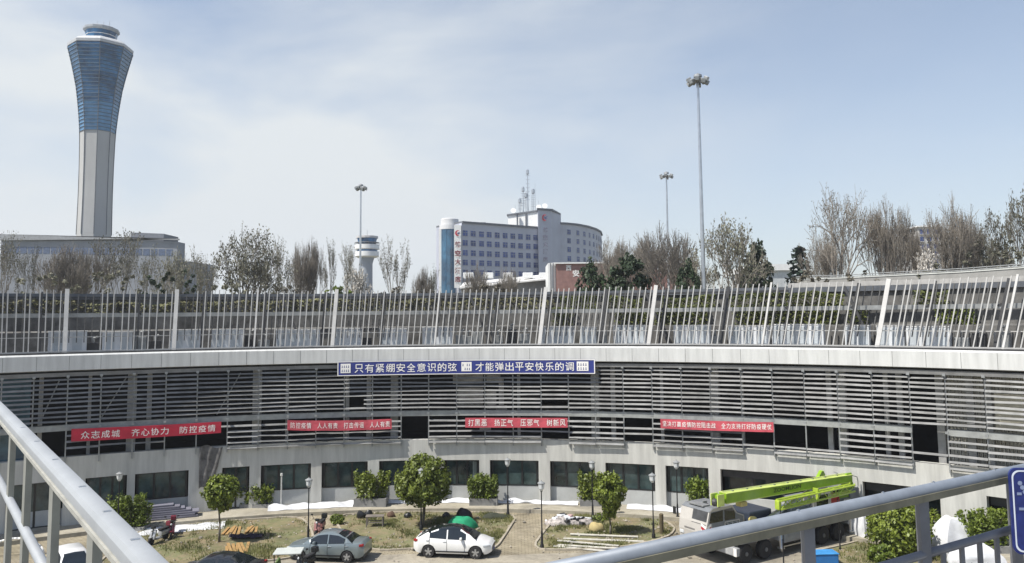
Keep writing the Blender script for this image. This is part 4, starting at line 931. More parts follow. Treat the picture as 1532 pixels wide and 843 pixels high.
# ------------------------------------------------------------------ brick building and white roofs
D5 = 150.0
BB = thing('brick_building', 'low pinkish brick building with white wall lettering right of the hotel', 'building', at_y(930, 430, D5))
brick = mat('pink_brick', (.27, .15, .13), .85, var=.2, scale=1.2)
fac(MB(), 832, 1042, 395, 393, D5, 14).build('wall', brick, BB)
fac(MB(), 829, 1044, 393, 391, D5 - .4, .6, at_y(900, 394.5, D5).z).build('parapet', white, BB)
fac(MB(), 820, 831, 394, 393, D5 + .5, 12).build('white_corner', white, BB)
m = MB()
for px in (824, 828): q = at_y(px, 410, D5); m.tube((q.x, D5 + .3, 9), (q.x, D5 + .3, at_y(px, 394, D5).z), .1)
m.build('drain_pipe', edge_m, BB)
m = MB()
for (ch, px, py, w) in [('西', 851, 401, 1.0), ('安', 862, 409, 1.3), ('航', 988, 404, 1.2), ('空', 1003, 404, 1.2)]:
    q = at_y(px, py, D5 - .45); text_on(m, ch, lambda u, v: (q.x - w / 2 + w * u, D5 - .05, q.z - w / 2 + w * v), .03)
m.build('lettering', letter, BB, recalc=False)
WS = thing('white_shed', 'long low white roofed shed in front of the hotel', 'shed', at_y(755, 430, 170))
fac(MB(), 690, 838, 428, 416, 170, 10).build('wall', grey_con, WS)
a, b = at_y(688, 424, 169), at_y(838, 409, 169)
MB().hexa([(a.x, 168.5, a.z - 1.2), (b.x, 168.5, b.z - 1.2), (b.x, 182, b.z + .4), (a.x, 182, a.z + .4), (a.x, 168.5, a.z - .9), (b.x, 168.5, b.z - .9), (b.x, 182, b.z + .7), (a.x, 182, a.z + .7)]).build('roof', mat('white_shed_roof', (.66, .65, .62), .7, var=.18, scale=1.5, bump=.3), WS)
for px in (700, 730, 760, 790, 815): q = at_y(px, 420, 169.5); MB().bbox((q.x, 172, q.z + 1.2), (2.2, 2, 1.2), .1).build('roof_vent', white, WS)
WR = thing('white_roofed_hall', 'white roofed hall between the evergreen and the dark conifer', 'building', at_y(1160, 420, 160))
fac(MB(), 1135, 1188, 405, 405, 160, 20).build('wall', mat('hall_wall', (.50, .52, .52), .7), WR)
fac(MB(), 1132, 1192, 396, 395, 159.5, 24, at_y(1160, 405, 160).z).build('roof', white, WR)
AB = thing('apartment_block', 'pale apartment block seen between the bare trees at right', 'building', at_y(1390, 430, 210))
fac(MB(), 1374, 1408, 340, 338, 210, 12).build('wall', mat('pale_block_wall', (.46, .45, .43), .8, var=.1), AB)
fac(MB(), 1372, 1410, 338, 336, 209.6, 12.8, at_y(1390, 340, 210).z).build('roof', white, AB)
for r in range(7):
    for cidx in range(3):
        q = at_y(1379.5 + cidx * 10.5, 347 + r * 11, 209.9); o = MB().box((q.x, 209.97, q.z), (1.0, .1, 1.2)).build('window', ht_win, AB)
        MB().box((q.x, 209.8, q.z - .68), (1.2, .3, .12)).build('sill', white, o)
# elevated road at right
V = thing('viaduct', 'grey elevated road with pale parapet behind the trees at right', 'viaduct', at_y(1350, 410, 75))
pts = [(1192, 419, 88), (1260, 417, 83), (1340, 413, 78), (1440, 408, 72), (1540, 401, 67), (1700, 389, 61)]
Q_ = [at_y(*a) for a in pts]
for nm, o0, o1, z0, z1, mm in (('parapet', 0, .3, -1.35, 0, mat('viaduct_concrete', (.30, .295, .28), .85, var=.2, scale=.6)), ('deck', .3, 9, -1.9, -1.2, grey_con), ('coping', -.06, .36, .003, .1, concrete)):
    m = MB()
    for a, b in zip(Q_[:-1], Q_[1:]):
        n2 = Vector((-(b - a).y, (b - a).x, 0)).normalized()
        if n2.y < 0: n2 = -n2
        m.hexa([a + n2 * o0 + Vector((0, 0, z0)), b + n2 * o0 + Vector((0, 0, z0)), b + n2 * o1 + Vector((0, 0, z0)), a + n2 * o1 + Vector((0, 0, z0)), a + n2 * o0 + Vector((0, 0, z1)), b + n2 * o0 + Vector((0, 0, z1)), b + n2 * o1 + Vector((0, 0, z1)), a + n2 * o1 + Vector((0, 0, z1))])
    m.build(nm, mm, V)
m = MB()
for a, b in zip(Q_[:-1], Q_[1:]):
    for zz in (.18, .36): m.tube(a + Vector((0, .15, zz)), b + Vector((0, .15, zz)), .045, .045, 5)
    for j in range(5): q = a.lerp(b, j / 5); m.tube(q + Vector((0, .15, .1)), q + Vector((0, .15, .40)), .05, .05, 5)
m.build('guard_rail', steel, V)
for a in Q_[::1]: MB().box((a.x, a.y + 4, (a.z - 1.9 + 9) / 2), (1.4, 1.4, a.z - 1.9 - 9)).build('pillar', grey_con, V)
# ------------------------------------------------------------------ floodlight masts
def mast(label, px, ytop, D, hr, ybase=430, lean=0):
    q = at_y(px, ytop, D); b = at_y(px + lean, ybase, D)
    r = thing('floodlight_mast', label, 'light mast', (b.x, D, 9), group='tall floodlight masts')
    h = q.z - 9; dx = q.x - b.x
    MB().tube((0, 0, 0), (dx, 0, h), .28 * hr, .13 * hr, 10).tube((0, 0, 0), (0, 0, .5), .4, .4, 10).build('pole', chrome, r, local=True, smooth=40)
    m = MB(); m.lathe([(.25, 0), (.85, .05), (.85, .14), (.25, .2)], (dx, 0, h - .15), 16); m.tube((dx, 0, h - .4), (dx, 0, h + .8), .14, .05, 8); m.lathe([(.1, .3), (.5, .35), (.45, .6), (.1, .75)], (dx, 0, h), 12); m.build('head_ring', steel, r, local=True)
    for i in range(10):
        a = i * 2 * PI / 10; M = Matrix.Rotation(a, 3, 'Z') @ Matrix.Rotation(.5, 3, 'Y')
        f = MB().bbox((dx + 1.02 * cos(a), 1.02 * sin(a), h - .30 + .3 * (i % 2)), (.50, .52, .46), .06, M=M).build('floodlight', steel, r, local=True)
        MB().box(Vector((dx + 1.02 * cos(a), 1.02 * sin(a), h - .30 + .3 * (i % 2))) + M @ Vector((.245, 0, -.02)), (.03, .42, .36), M=M).build('lens', mat('floodlight_lens', (.55, .57, .58), .2), f, local=True)
mast('tallest floodlight mast with round lamp head right of centre', 1044, 120, 89, 1.0, lean=9)
mast('short distant floodlight mast behind the bare tree left of the tallest mast', 997, 263, 148, 1.05, lean=3)
mast('slim floodlight mast standing before the small white control tower', 540, 281, 160, 1.05, lean=-1.5)
# ------------------------------------------------------------------ vehicles
def paint(name, col, metal=.0): return mat(name, col, .28, metal, var=.04, scale=1.5, coat=.8)
car_glass = mat('car_glass', (.010, .014, .016), .05, var=.3, spec=.9)
lamp_w = mat('headlamp_glass', (.55, .57, .58), .12); lamp_r = mat('tail_lamp_red', (.28, .015, .015), .15)
alloy = mat('alloy_rim', (.45, .46, .47), .3, .7, var=.1)
def lerp_tab(tab, x):
    for (a, va), (b, vb) in zip(tab[:-1], tab[1:]):
        if x <= b: t = (x - a) / (b - a); t = max(0, min(1, t)); t = t * t * (3 - 2 * t) * .5 + t * .5; return va + (vb - va) * t
    return tab[-1][1]
def car(name, label, loc, rz, L, Wd, pm, belt, roof, wheels, r, glass_x, pillars, plan, roof_m=None, cat='car', bp=.62):
    root = thing(name, label, cat, loc, rz)
    hw = Wd / 2; n = 64; body = MB(); K = 7
    xs = [-L / 2 + L * i / n for i in range(n + 1)]
    rows = []
    for x in xs:
        w = hw * lerp_tab(plan, x); zb = lerp_tab(belt, x); e = max(0, (abs(x) - (L / 2 - .35)) / .35); low = .24 + .14 * e * e
        arch = 0
        for xw in wheels:
            dx = abs(x - xw)
            if dx < r + .06: arch = max(arch, r + math.sqrt((r + .06) ** 2 - dx * dx) * .98)
        lz = max(low, arch); row = []
        for j, (fy, fz) in enumerate([(.93, 0), (.985, .22), (1.0, .5), (.985, .8), (.93, .96), (.80, 1.0), (0, 1.03)]):
            z = low + (zb - low) * fz if j < 5 else zb + (.0 if j == 5 else .035)
            row.append((x, w * fy, max(z, lz + .004 * j) if j < 5 else z))
        rows.append(row)
    P = []; 
    for row in rows: P += row + [(x, -y, z) for x, y, z in reversed(row[:-1])]
    k = 2 * K - 1
    fs = [(i * k + j, i * k + j + 1, (i + 1) * k + j + 1, (i + 1) * k + j) for i in range(n) for j in range(k - 1)]
    fs += [tuple(range(k)), tuple(range(n * k + k - 1, n * k - 1, -1))]
    body.add(P, fs); body.build('body', pm, root, smooth=35, local=True)
    ub = MB(); ub.box((0, 0, .38), (L * .86, Wd * .74, .3)); ub.build('underbody', rubber, root, local=True)
    # greenhouse
    g0, g1 = roof[0][0], roof[-1][0]; cab, gl, rf = MB(), MB(), MB(); m = 48; prev = None
    for i in range(m + 1):
        x = g0 + (g1 - g0) * i / m; zr = lerp_tab(roof, x); zb = lerp_tab(belt, x) - .012; wb = hw * lerp_tab(plan, x) * .90
        t = min(1, max(0, (zr - zb) / .5)); wr = wb - .24 * t
        sec = [(x, wb, zb), (x, wb - (wb - wr) * .80, zb + (zr - zb) * .84), (x, wr - .08 * t, zb + (zr - zb) * .985), (x, 0, zr + .02 * t)]
        if prev:
            for s in (1, -1):
                q = lambda p: (p[0], p[1] * s, p[2])
                xm = (x + prev[0][0]) / 2
                isg = glass_x[0] < xm < glass_x[1] and not any(abs(xm - pp) < .045 for pp in pillars)
                (gl if isg else cab).add([q(prev[0]), q(sec[0]), q(sec[1]), q(prev[1])], [(0, 1, 2, 3)])
                slope = abs((zr - lerp_tab(roof, prev[0][0])) / (x - prev[0][0]))
                top = gl if slope > .27 else rf
                (rf if slope <= .27 else cab).add([q(prev[1]), q(sec[1]), q(sec[2]), q(prev[2])], [(0, 1, 2, 3)])
                top.add([q(prev[2]), q(sec[2]), q(sec[3]), q(prev[3])], [(0, 1, 2, 3)])
        prev = sec
    cab.build('pillar', pm, root, smooth=40, local=True); gl.build('window_glass', car_glass, root, smooth=40, local=True); rf.build('roof', roof_m or pm, root, smooth=40, local=True)
    for s in (1, -1):
        for xd in (pillars[0], pillars[0] - .98, pillars[0] + .98):
            w_ = hw * lerp_tab(plan, xd); zb_ = lerp_tab(belt, xd); lo_ = .34 if min(abs(xd - q_) for q_ in wheels) > r + .1 else .62
            MB().path([Vector((xd, s * (w_ * fy + .004), lo_ + (zb_ - lo_) * fz)) for fy, fz in ((.985, 0), (1.0, .4), (.985, .75), (.935, .96))], .011, 4).build('door_seam', rubber, root, local=True)
        MB().box((0, s * (hw + .002), .36), (L * .42, .02, .07)).build('sill_trim', blackm, root, local=True)
    for xw in wheels:
        for s in (1, -1):
            y = s * (hw - .11); M = Matrix.Rotation(PI / 2, 3, 'X')
            t = MB().lathe([(r * .62, -.10), (r * .93, -.11), (r, -.07), (r, .07), (r * .93, .11), (r * .62, .10)], (xw, y, r), 24, M=M).build('wheel', rubber, root, smooth=40, local=True)
            t['label'] = 'road wheel with light alloy rim' if False else 'road wheel'
            rm = MB(); rm.lathe([(r * .60, -.02), (r * .64, .02)], (xw, y + s * .075, r), 24, M=M)
            for a in range(5):
                an = a * 2 * PI / 5 + .3; rm.bar((xw + .04 * cos(an), y + s * .10, r + .04 * sin(an)), (xw + r * .6 * cos(an), y + s * .10, r + r * .6 * sin(an)), .085, .03, up=(0, 1, 0))
            rm.lathe([(r * .16, -.03), (r * .16, .03)], (xw, y + s * .1, r), 10, M=M)
            rm.build('rim', alloy, t, local=True)
    F_ = L / 2
    for s in (1, -1):
        zf = lerp_tab(belt, F_ - .25); zr_ = lerp_tab(belt, -F_ + .2)
        MB().bbox((F_ - .30, s * hw * lerp_tab(plan, F_ - .3) * .86, zf - .10), (.42, .22, .12), .04, rz=-s * .42).build('headlight', lamp_w, root, smooth=40, local=True)
        MB().bbox((-F_ + .16, s * hw * lerp_tab(plan, -F_ + .16) * .88, zr_ - .12), (.26, .22, .13), .04, rz=s * .3).build('tail_light', lamp_r, root, smooth=40, local=True)
        xm = glass_x[1] - .28; wm = hw * lerp_tab(plan, xm)
        MB().bbox((xm, s * (wm + .06), lerp_tab(belt, xm) + .08), (.14, .24, .15), .05).build('side_mirror', pm, root, smooth=40, local=True)
        for xd in pillars[:1] + [pillars[0] - .95]: MB().bbox((xd - .12, s * (hw * lerp_tab(plan, xd) * .985), lerp_tab(belt, xd) - .14), (.18, .04, .035), .012).build('door_handle', chrome, root, local=True)
    MB().bbox((F_ - .03, 0, .52), (.10, Wd * .52, .22), .03).build('grille', blackm, root, local=True)
    MB().box((F_ + .02, 0, .42), (.02, .42, .13)).build('number_plate', mat('plate_blue', (.05, .10, .35), .5), root, local=True)
    MB().bbox((-F_ + .04, 0, .34), (.14, Wd * .78, .16), .04).build('rear_bumper', blackm, root, local=True)
    return root
whitep = paint('white_car_paint', (.76, .76, .74)); greyp = paint('grey_blue_car_paint', (.20, .24, .25), .35); blackp = paint('black_car_paint', (.012, .013, .015))
dustp = None
# white fastback crossover: front to the right
pr, pf = gp(641, 836), gp(711, 836)   # near side wheel contacts
dv = (pf - pr); ang = math.atan2(dv.y, dv.x) - .10; wb = 2.62
side = Vector((-sin(ang), cos(ang), 0)); cpos = (pr + pf) / 2 + side * .86; cpos.z = .004
car('white_car', 'white fastback car with dark glass roof parked before the largest round tree', cpos, ang, 4.36, 1.80, whitep,
    [(-2.18, .86), (-2.0, 1.02), (-1.2, 1.06), (0, 1.00), (.9, .98), (1.5, .92), (2.0, .78), (2.18, .62)],
    [(-1.95, 1.04), (-1.3, 1.33), (-.7, 1.50), (-.1, 1.56), (.4, 1.50), (.9, 1.26), (1.32, .99)], (-1.31, 1.31), .335, (-1.25, .80), [-.28], [(-2.18, .80), (-1.9, .95), (-1.2, 1), (1.2, 1), (1.8, .92), (2.18, .70)], roof_m=car_glass)
# grey sedan: front to the left
q = gp(530, 843); ang = PI - .13; side = Vector((sin(.13), cos(.13), 0))
fw = Vector((cos(ang), sin(ang), 0)); cpos = q + fw * 1.32 + Vector((-.30, .86, 0)); cpos.z = .004
car('grey_sedan', 'grey blue four door sedan facing left beside the roofed tricycle', cpos, ang, 4.45, 1.74, greyp,
    [(-2.22, .88), (-2.05, 1.02), (-1.4, 1.02), (0, .96), (.9, .93), (1.6, .86), (2.1, .74), (2.22, .62)],
    [(-1.62, 1.0), (-1.2, 1.26), (-.7, 1.44), (-.1, 1.49), (.35, 1.43), (.85, 1.16), (1.25, .91)], (-1.32, 1.34), .31, (-1.12, .78), [-.22], [(-2.22, .82), (-1.9, .95), (-1.2, 1), (1.2, 1), (1.8, .93), (2.22, .72)])
# black car, roof showing at the bottom edge
q = at_z(326, 829, 1.47); q.z = .004
car('black_car', 'black car showing only its roof at the bottom edge near the planks', q + Vector((0, .1, 0)), PI - .06, 4.5, 1.8, blackp,
    [(-2.25, .88), (-2.05, 1.02), (-1.4, 1.02), (0, .97), (.9, .94), (1.6, .88), (2.1, .76), (2.25, .62)],
    [(-1.72, 1.0), (-1.3, 1.22), (-.8, 1.42), (-.1, 1.47), (.4, 1.41), (.9, 1.16), (1.3, .92)], (-1.33, 1.35), .32, (-1.1, .78), [-.22], [(-2.25, .82), (-1.9, .95), (-1.2, 1), (1.2, 1), (1.8, .93), (2.25, .72)])
q = at_z(118, 838, 1.2); q.z = .004
car('white_car', 'white car seen between the balusters of the left handrail', q + Vector((-.6, .5, 0)), -.9, 4.3, 1.75, paint('white_van_paint', (.72, .72, .71)),
    [(-2.15, .9), (-1.95, 1.05), (-1.2, 1.05), (0, 1.0), (.9, .98), (1.5, .92), (2.0, .80), (2.15, .62)],
    [(-2.0, 1.04), (-1.8, 1.4), (-1.2, 1.58), (-.1, 1.6), (.4, 1.52), (.9, 1.22), (1.3, .97)], (-1.3, 1.3), .32, (-1.7, .80), [-.3], [(-2.15, .85), (-1.9, .95), (-1.2, 1), (1.2, 1), (1.8, .92), (2.15, .74)])

def scooter(label, loc, rz, col, seat=None, front=True):
    r = thing('scooter', label, 'scooter', loc, rz)
    M = Matrix.Rotation(PI / 2, 3, 'X'); rw = .24
    for x in (-.6, .62):
        w = MB().lathe([(rw * .55, -.05), (rw * .9, -.06), (rw, 0), (rw * .9, .06), (rw * .55, .05)], (x, 0, rw), 18, M=M).build('wheel', rubber, r, smooth=True, local=True)
        MB().lathe([(rw * .55, -.03), (rw * .55, .03)], (x, 0, rw), 12, M=M).build('rim', alloy, w, local=True)
    b = MB(); b.bbox((-.45, 0, .50), (.75, .30, .30), .09); b.bbox((.08, 0, .28), (.55, .30, .10), .04); b.bbox((.46, 0, .58), (.14, .38, .56), .05, M=Matrix.Rotation(-.3, 3, 'Y')); b.bbox((.62, 0, .46), (.34, .14, .06), .025)
    b.build('body', col, r, smooth=40, local=True)
    MB().bbox((-.42, 0, .72), (.72, .28, .13), .05).build('seat', rubber, r, smooth=40, local=True)
    h = MB(); h.tube((.62, 0, .3), (.42, 0, 1.0), .03); h.tube((.40, -.32, 1.02), (.40, .32, 1.02), .018); h.bbox((.44, 0, .98), (.16, .26, .16), .05); h.build('handlebar', blackm, r, local=True)
    for s in (1, -1): 
        mm = MB(); mm.tube((.42, s * .22, 1.02), (.38, s * .34, 1.24), .012); mm.bbox((.37, s * .36, 1.28), (.03, .14, .09), .012); mm.build('mirror', blackm, r, local=True)
    MB().lathe([(.02, -.03), (.07, 0), (.05, .04)], (.57, 0, .84), 12, M=Matrix.Rotation(PI / 2, 3, 'Y')).build('headlight', lamp_w, r, smooth=True, local=True)
    bx = MB().bbox((-.92, 0, .90), (.30, .32, .28), .05); bx.bar((-.8, 0, .62), (-.95, 0, .78), .2, .02); bx.build('rear_box', seat or blackm, r, local=True)
    return r
wine = mat('wine_red_plastic', (.16, .015, .03), .35, coat=.4); silverp = mat('silver_plastic', (.42, .43, .44), .35, .3); pinkp = mat('dusty_rose_plastic', (.30, .14, .13), .4)
p = gp(237, 812); scooter('silver and wine red scooter, nearer one of the two by the left handrail', p, -1.85, silverp, wine)
p = gp(257, 803); scooter('black and red scooter, further one of the two by the left handrail', p, -1.25, wine, wine)
p = gp(478, 800); scooter('rose coloured scooter parked alone on the path above the grey sedan', p, -1.65, pinkp, blackm)
# roofed tricycle (mostly below the frame)
p = at_z(432, 824, 1.75); r = thing('roofed_tricycle', 'small electric tricycle with flat pale grey roof left of the grey sedan', 'tricycle', (p.x, p.y, .004), PI * .03)
MB().bbox((0, 0, 1.72), (1.35, 1.05, .07), .03).build('roof', mat('pale_grey_roof', (.46, .48, .45), .6, var=.1), r, local=True)
m = MB()
for x in (-.6, .6):
    for y in (-.46, .46): m.tube((x, y, .5), (x, y, 1.7), .022)
m.build('roof_post', blackm, r, local=True)
m = MB(); m.bbox((0, 0, .5), (1.5, 1.0, .3), .06); m.bbox((.75, 0, .7), (.2, .9, .7), .08); m.build('body', mat('tricycle_body', (.22, .26, .24), .5), r, smooth=40, local=True)
MB().bbox((-.25, 0, .78), (.5, .9, .16), .05).bbox((-.5, 0, 1.08), (.12, .9, .5), .05, M=Matrix.Rotation(-.15, 3, 'Y')).build('seat', mat('green_seat', (.10, .16, .05), .7), r, local=True)
for (x, y) in ((.85, 0), (-.5, .48), (-.5, -.48)): MB().lathe([(.12, -.06), (.24, -.06), (.24, .06), (.12, .06)], (x, y, .24), 16, M=Matrix.Rotation(PI / 2, 3, 'X')).build('wheel', rubber, r, local=True)
# motorbike next to the sedan's bonnet
p = gp(456, 856); scooter('black motor scooter with round white lamp wedged between tricycle and grey sedan', (p.x, p.y, .004), -1.9, blackm, blackm)

# ------------------------------------------------------------------ garden lamps
black_iron = mat('black_iron', (.014, .014, .015), .5, .2); lampg = mat('frosted_lantern_glass', (.62, .64, .64), .3, var=.1)
def lamp(label, px, py, H=3.78):
    p = gp(px, py); r = thing('garden_lamp', label, 'lamp post', p, 0, 'black garden lamp posts with lantern heads')
    m = MB(); m.lathe([(.11, 0), (.11, .25), (.075, .30), (.06, .9), (.05, 1.0), (.038, 1.05), (.032, H - .62), (.06, H - .6), (.06, H - .56)], (0, 0, 0), 10); m.build('pole', black_iron, r, local=True, smooth=40)
    MB().lathe([(.06, H - .56), (.15, H - .42), (.19, H - .16), (.19, H - .14)], (0, 0, 0), 8).build('lantern', lampg, r, local=True)
    m = MB(); m.lathe([(.22, H - .14), (.23, H - .11), (.10, H - .03), (.03, H), (.015, H + .06)], (0, 0, 0), 8)
    for i in range(4): a = i * PI / 2 + .4; m.bar((.065 * cos(a), .065 * sin(a), H - .55), (.2 * cos(a), .2 * sin(a), H - .14), .018)
    m.build('lantern_cap', mat('grey_lantern_cap', (.25, .26, .26), .5), r, local=True)
for a in [('black lamp post with bright lantern beside the shrub at the left handrail', 176, 800), ('black lamp post standing on the left bed\'s edge between scooter and tricycle', 461, 814), ('black lamp post in front of the largest round tree\'s trunk', 630, 794), ('black lamp post at the back of the middle bed before the windows', 760, 773), ('black lamp post at the corner of the right bed by the diagonal path', 811, 822), ('black lamp post right beside the tapering round tree\'s crown', 887, 779), ('black lamp post between the tapering tree and the crane', 978, 806), ('black lamp post right behind the crane cab', 1014, 779)]: lamp(*a)

for (px, py, lab) in ((1257, 823, 'slim black post seen under the right handrail near the crane\'s rear wheels'), (1173, 856, 'slim black post seen under the right handrail before the crane\'s middle')):
    r = thing('black_post', lab, 'post', gp(px, py), 0); MB().lathe([(.07, 0), (.07, .1), (.04, .14), (.035, 1.55), (.05, 1.58), (.02, 1.66)], (0, 0, 0), 10).build('pole', black_iron, r, local=True, smooth=40)
# ------------------------------------------------------------------ loose things in the court
wood = mat('raw_yellow_planks', (.34, .21, .08), .8, var=.25, scale=3, stretch=(1, 8, 1)); wood2 = mat('pale_weathered_planks', (.50, .48, .42), .8, var=.2, scale=3)
def planks(label, px, py, n, Lp, ang, m, spread=.5, name='plank_stack', wid_=.16):
    p = gp(px, py); r = thing(name, label, 'planks', p, ang)
    for i in range(n):
        a = rng.gauss(0, .07); y = (i - n / 2) * wid_ * 1.15 + rng.gauss(0, .03); x = rng.gauss(0, .15)
        MB().box((x, y * spread * 2, .06 + .045 * (i % 3)), (Lp * rng.uniform(.8, 1.05), wid_, .045), rz=a).build('plank', m, r, local=True)
planks('stack of raw yellow planks in the left bed, lower half', 352, 824, 7, 2.3, 1.95, wood)
planks('stack of raw yellow planks in the left bed, upper half', 345, 797, 5, 1.9, 1.75, wood)
planks('short raw planks lying apart right of the yellow plank stack', 373, 796, 4, 1.6, 1.75, wood)
planks('two long pale boards lying on the right bed', 905, 803, 2, 4.6, -.18, wood2, 1.6, 'loose_board', .22)
planks('dark and pale boards near the driveway on the right bed', 880, 819, 3, 4.2, -.16, wood2, .9, 'loose_board', .2)
# dark cloth across the planks
p = gp(368, 806); r = thing('dark_cloth', 'dark purple cloth thrown across the yellow planks', 'cloth', p, 0); m = MB(); nx, ny = 18, 6; P = []
for i in range(nx + 1):
    for j in range(ny + 1): P.append((i / nx * 2.0 - 1.0, (j / ny - .5) * .75 * (1 - .3 * abs(i / nx - .5)), .14 + .10 * mnoise.noise(Vector((i * .4, j * .5, 5))) + (.1 if 2 < j < 5 else 0)))
m.add(P, [(i * (ny + 1) + j, (i + 1) * (ny + 1) + j, (i + 1) * (ny + 1) + j + 1, i * (ny + 1) + j + 1) for i in range(nx) for j in range(ny)]); m.build('cloth', mat('dark_purple_cloth', (.025, .018, .03), .9), r, smooth=True, local=True)
def heap(name, label, cat, px, py, w, d, h, m, seed, n=18, rough=.3):
    p = gp(px, py); r = thing(name, label, cat, p, 0); mb = MB(); P = []; rr = 10
    for i in range(rr + 1):
        for j in range(n):
            a = 2 * PI * j / n; u = i / rr; k = 1 + rough * mnoise.noise(Vector((cos(a) * 1.3, sin(a) * 1.3, seed)))
            ph = u * (.5 if h < .5 * w else .70) * PI; zc_ = cos((.5 if h < .5 * w else .70) * PI); ur = sin(ph) if h >= .5 * w else sin(ph) ** 1.0
            z = h * (cos(ph) - zc_) / (1 - zc_) * (1 + rough * mnoise.noise(Vector((cos(a) * u * 2, sin(a) * u * 2, seed + 3)))) + rough * .25 * h * mnoise.noise(Vector((cos(a) * u * 5, sin(a) * u * 5, seed)))
            P.append((w / 2 * ur * k * cos(a), d / 2 * ur * k * sin(a), max(.0, z) if i < rr else -.02))
    fs = [(i * n + j, i * n + (j + 1) % n, (i + 1) * n + (j + 1) % n, (i + 1) * n + j) for i in range(rr) for j in range(n)]
    mb.add(P, fs); o = mb.build('mound', m, r, smooth=50, local=True); return r
heap('green_netting_heap', 'heap under bright green dust netting behind the white car\'s roof', 'heap', 692, 791, 1.9, 1.3, .75, mat('green_dust_net', (.01, .26, .12), .8, var=.3, scale=3, bump=.5, bscale=8), 2.2)
heap('black_sack', 'round black sack of rubbish behind the green netting heap', 'sack', 694, 780, 1.15, 1.0, .8, mat('black_sack_plastic', (.018, .013, .013), .5, bump=.6, bscale=8), 5.1)
heap('dirt_heap', 'low pale heap of sand at the tapering tree\'s foot', 'heap', 893, 796, .9, .7, .55, mat('pale_sand', (.42, .34, .16), .9, bump=.4), 7)
rub = heap('rubbish_heap', 'heap of white and dark rubbish at the corner of the right bed', 'rubbish heap', 846, 784, 2.9, 1.6, .45, mat('rubbish_mix', (.34, .31, .29), .8, var=.7, scale=6, bump=.8, bscale=6), 9, rough=.5)
for i in range(26):
    mm = rng.choice([tarp, tarp, blackm, mat('pinkish_scrap', (.40, .27, .26), .8), dsteel]); s = rng.uniform(.15, .42)
    sx_, sy_ = max(-1.2, min(1.2, rng.gauss(0, .65))), max(-.5, min(.5, rng.gauss(0, .3))); MB().bbox((sx_, sy_, .42 * max(.15, 1 - (sx_ / 1.45) ** 2 - (sy_ / .8) ** 2) + .04), (s, s * rng.uniform(.5, 1), s * rng.uniform(.3, .8)), s * .12, M=Matrix.Rotation(rng.uniform(0, 3), 3, 'Z') @ Matrix.Rotation(rng.uniform(-.7, .7), 3, 'X')).build('scrap', mm, rub, local=True)
heap('white_scrap_heap', 'flat spread of pale scraps right of the rubbish heap', 'heap', 872, 779, 1.4, .8, .22, tarp, 11, rough=.6)
heap('weed_mound', 'dark weedy mound at the back of the middle bed', 'mound', 740, 776, 1.7, .8, .35, mat('dark_weeds', (.035, .04, .025), .9, bump=.8, bscale=8), 4)
for (px, py, lab) in [(540, 776, 'small dark sack left of the wooden table'), (551, 775, 'dark sack leaning by the wooden table'), (585, 774, 'little brown sack right of the wooden table'), (667, 775, 'tiny dark bundle near the big round tree'), (610, 775, 'little dark bundle left of the big round tree')]:
    heap('sack', lab, 'sack', px, py, .55, .45, .5 if px < 560 else .35, blackm if px != 585 else mat('brown_sack', (.10, .06, .04), .9), px * .1)
p = gp(561, 788); r = thing('wooden_table', 'small grey wooden table left in the middle bed', 'table', p, .05)
MB().bbox((0, 0, .66), (1.15, .6, .05), .01).build('table_top', mat('grey_worn_wood', (.17, .15, .13), .8, var=.2), r, local=True)
for x in (-.5, .5):
    for y in (-.25, .25): MB().box((x, y, .32), (.07, .07, .64)).build('leg', mat('grey_worn_wood', (0, 0, 0)), r, local=True)
MB().box((0, -.25, .3), (.94, .04, .06)).box((0, .25, .3), (.94, .04, .06)).build('stretcher', mat('grey_worn_wood', (0, 0, 0)), r, local=True)
p = gp(795, 798); 
r = thing('wooden_post', 'short brown wooden post stuck in the ground before the crane', 'post', gp(990, 799), 0); MB().lathe([(.13, 0), (.12, .5), (.13, 1.15), (.08, 1.2)], (0, 0, 0), 9).build('post', mat('brown_post', (.10, .08, .045), .9), r, local=True)
# plastic sheeting along the wall foot
def sheet(label, px0, px1, R0, R1, h, seed, py=760, m=tarp, zb=.245):
    a, b = th(px0, py, R1), th(px1, py, R1); n = max(8, int(abs(b - a) * 47 / .18)); k = 9; P = []
    for i in range(n + 1):
        for j in range(k + 1):
            t = a + (b - a) * i / n; rr = R0 + (R1 - R0) * j / k + .18 * mnoise.noise(Vector((i * .13, j * .5, seed)))
            z = zb + .012 + h * max(0, .35 + .9 * mnoise.noise(Vector((i * .22, j * .45, seed + 7))) + (.5 * j / k)) * sin(PI * min(1, (j + .4) / k * .9))
            P.append(pol(rr, t, max(zb + .012, z)))
    r = thing('plastic_sheet', label, 'plastic sheet', pol((R0 + R1) / 2, (a + b) / 2, zb))
    MB().add(P, [(i * (k + 1) + j, (i + 1) * (k + 1) + j, (i + 1) * (k + 1) + j + 1, i * (k + 1) + j + 1) for i in range(n) for j in range(k)]).build('sheet', m, r, smooth=True)
sheet('wide crumpled white plastic sheet on the ground below the stacked boards at left', 196, 338, 42.9, 44.7, .2, 1.0, 775, zb=0)
sheet('white plastic sheet rolled along the wall foot left of the wide planter', 402, 530, 45.7, 46.9, .3, 2.0, 757)
sheet('narrow white plastic strip at the wall foot behind the big round tree', 576, 704, 46.3, 46.95, .28, 3.0, 752)
sheet('narrow white plastic strip at the wall foot behind two lamp posts', 744, 866, 46.35, 46.95, .25, 4.0, 752)
sheet('white plastic strip at the wall foot between the tapering tree and the crane', 940, 1036, 46.1, 46.95, .3, 5.0, 757)
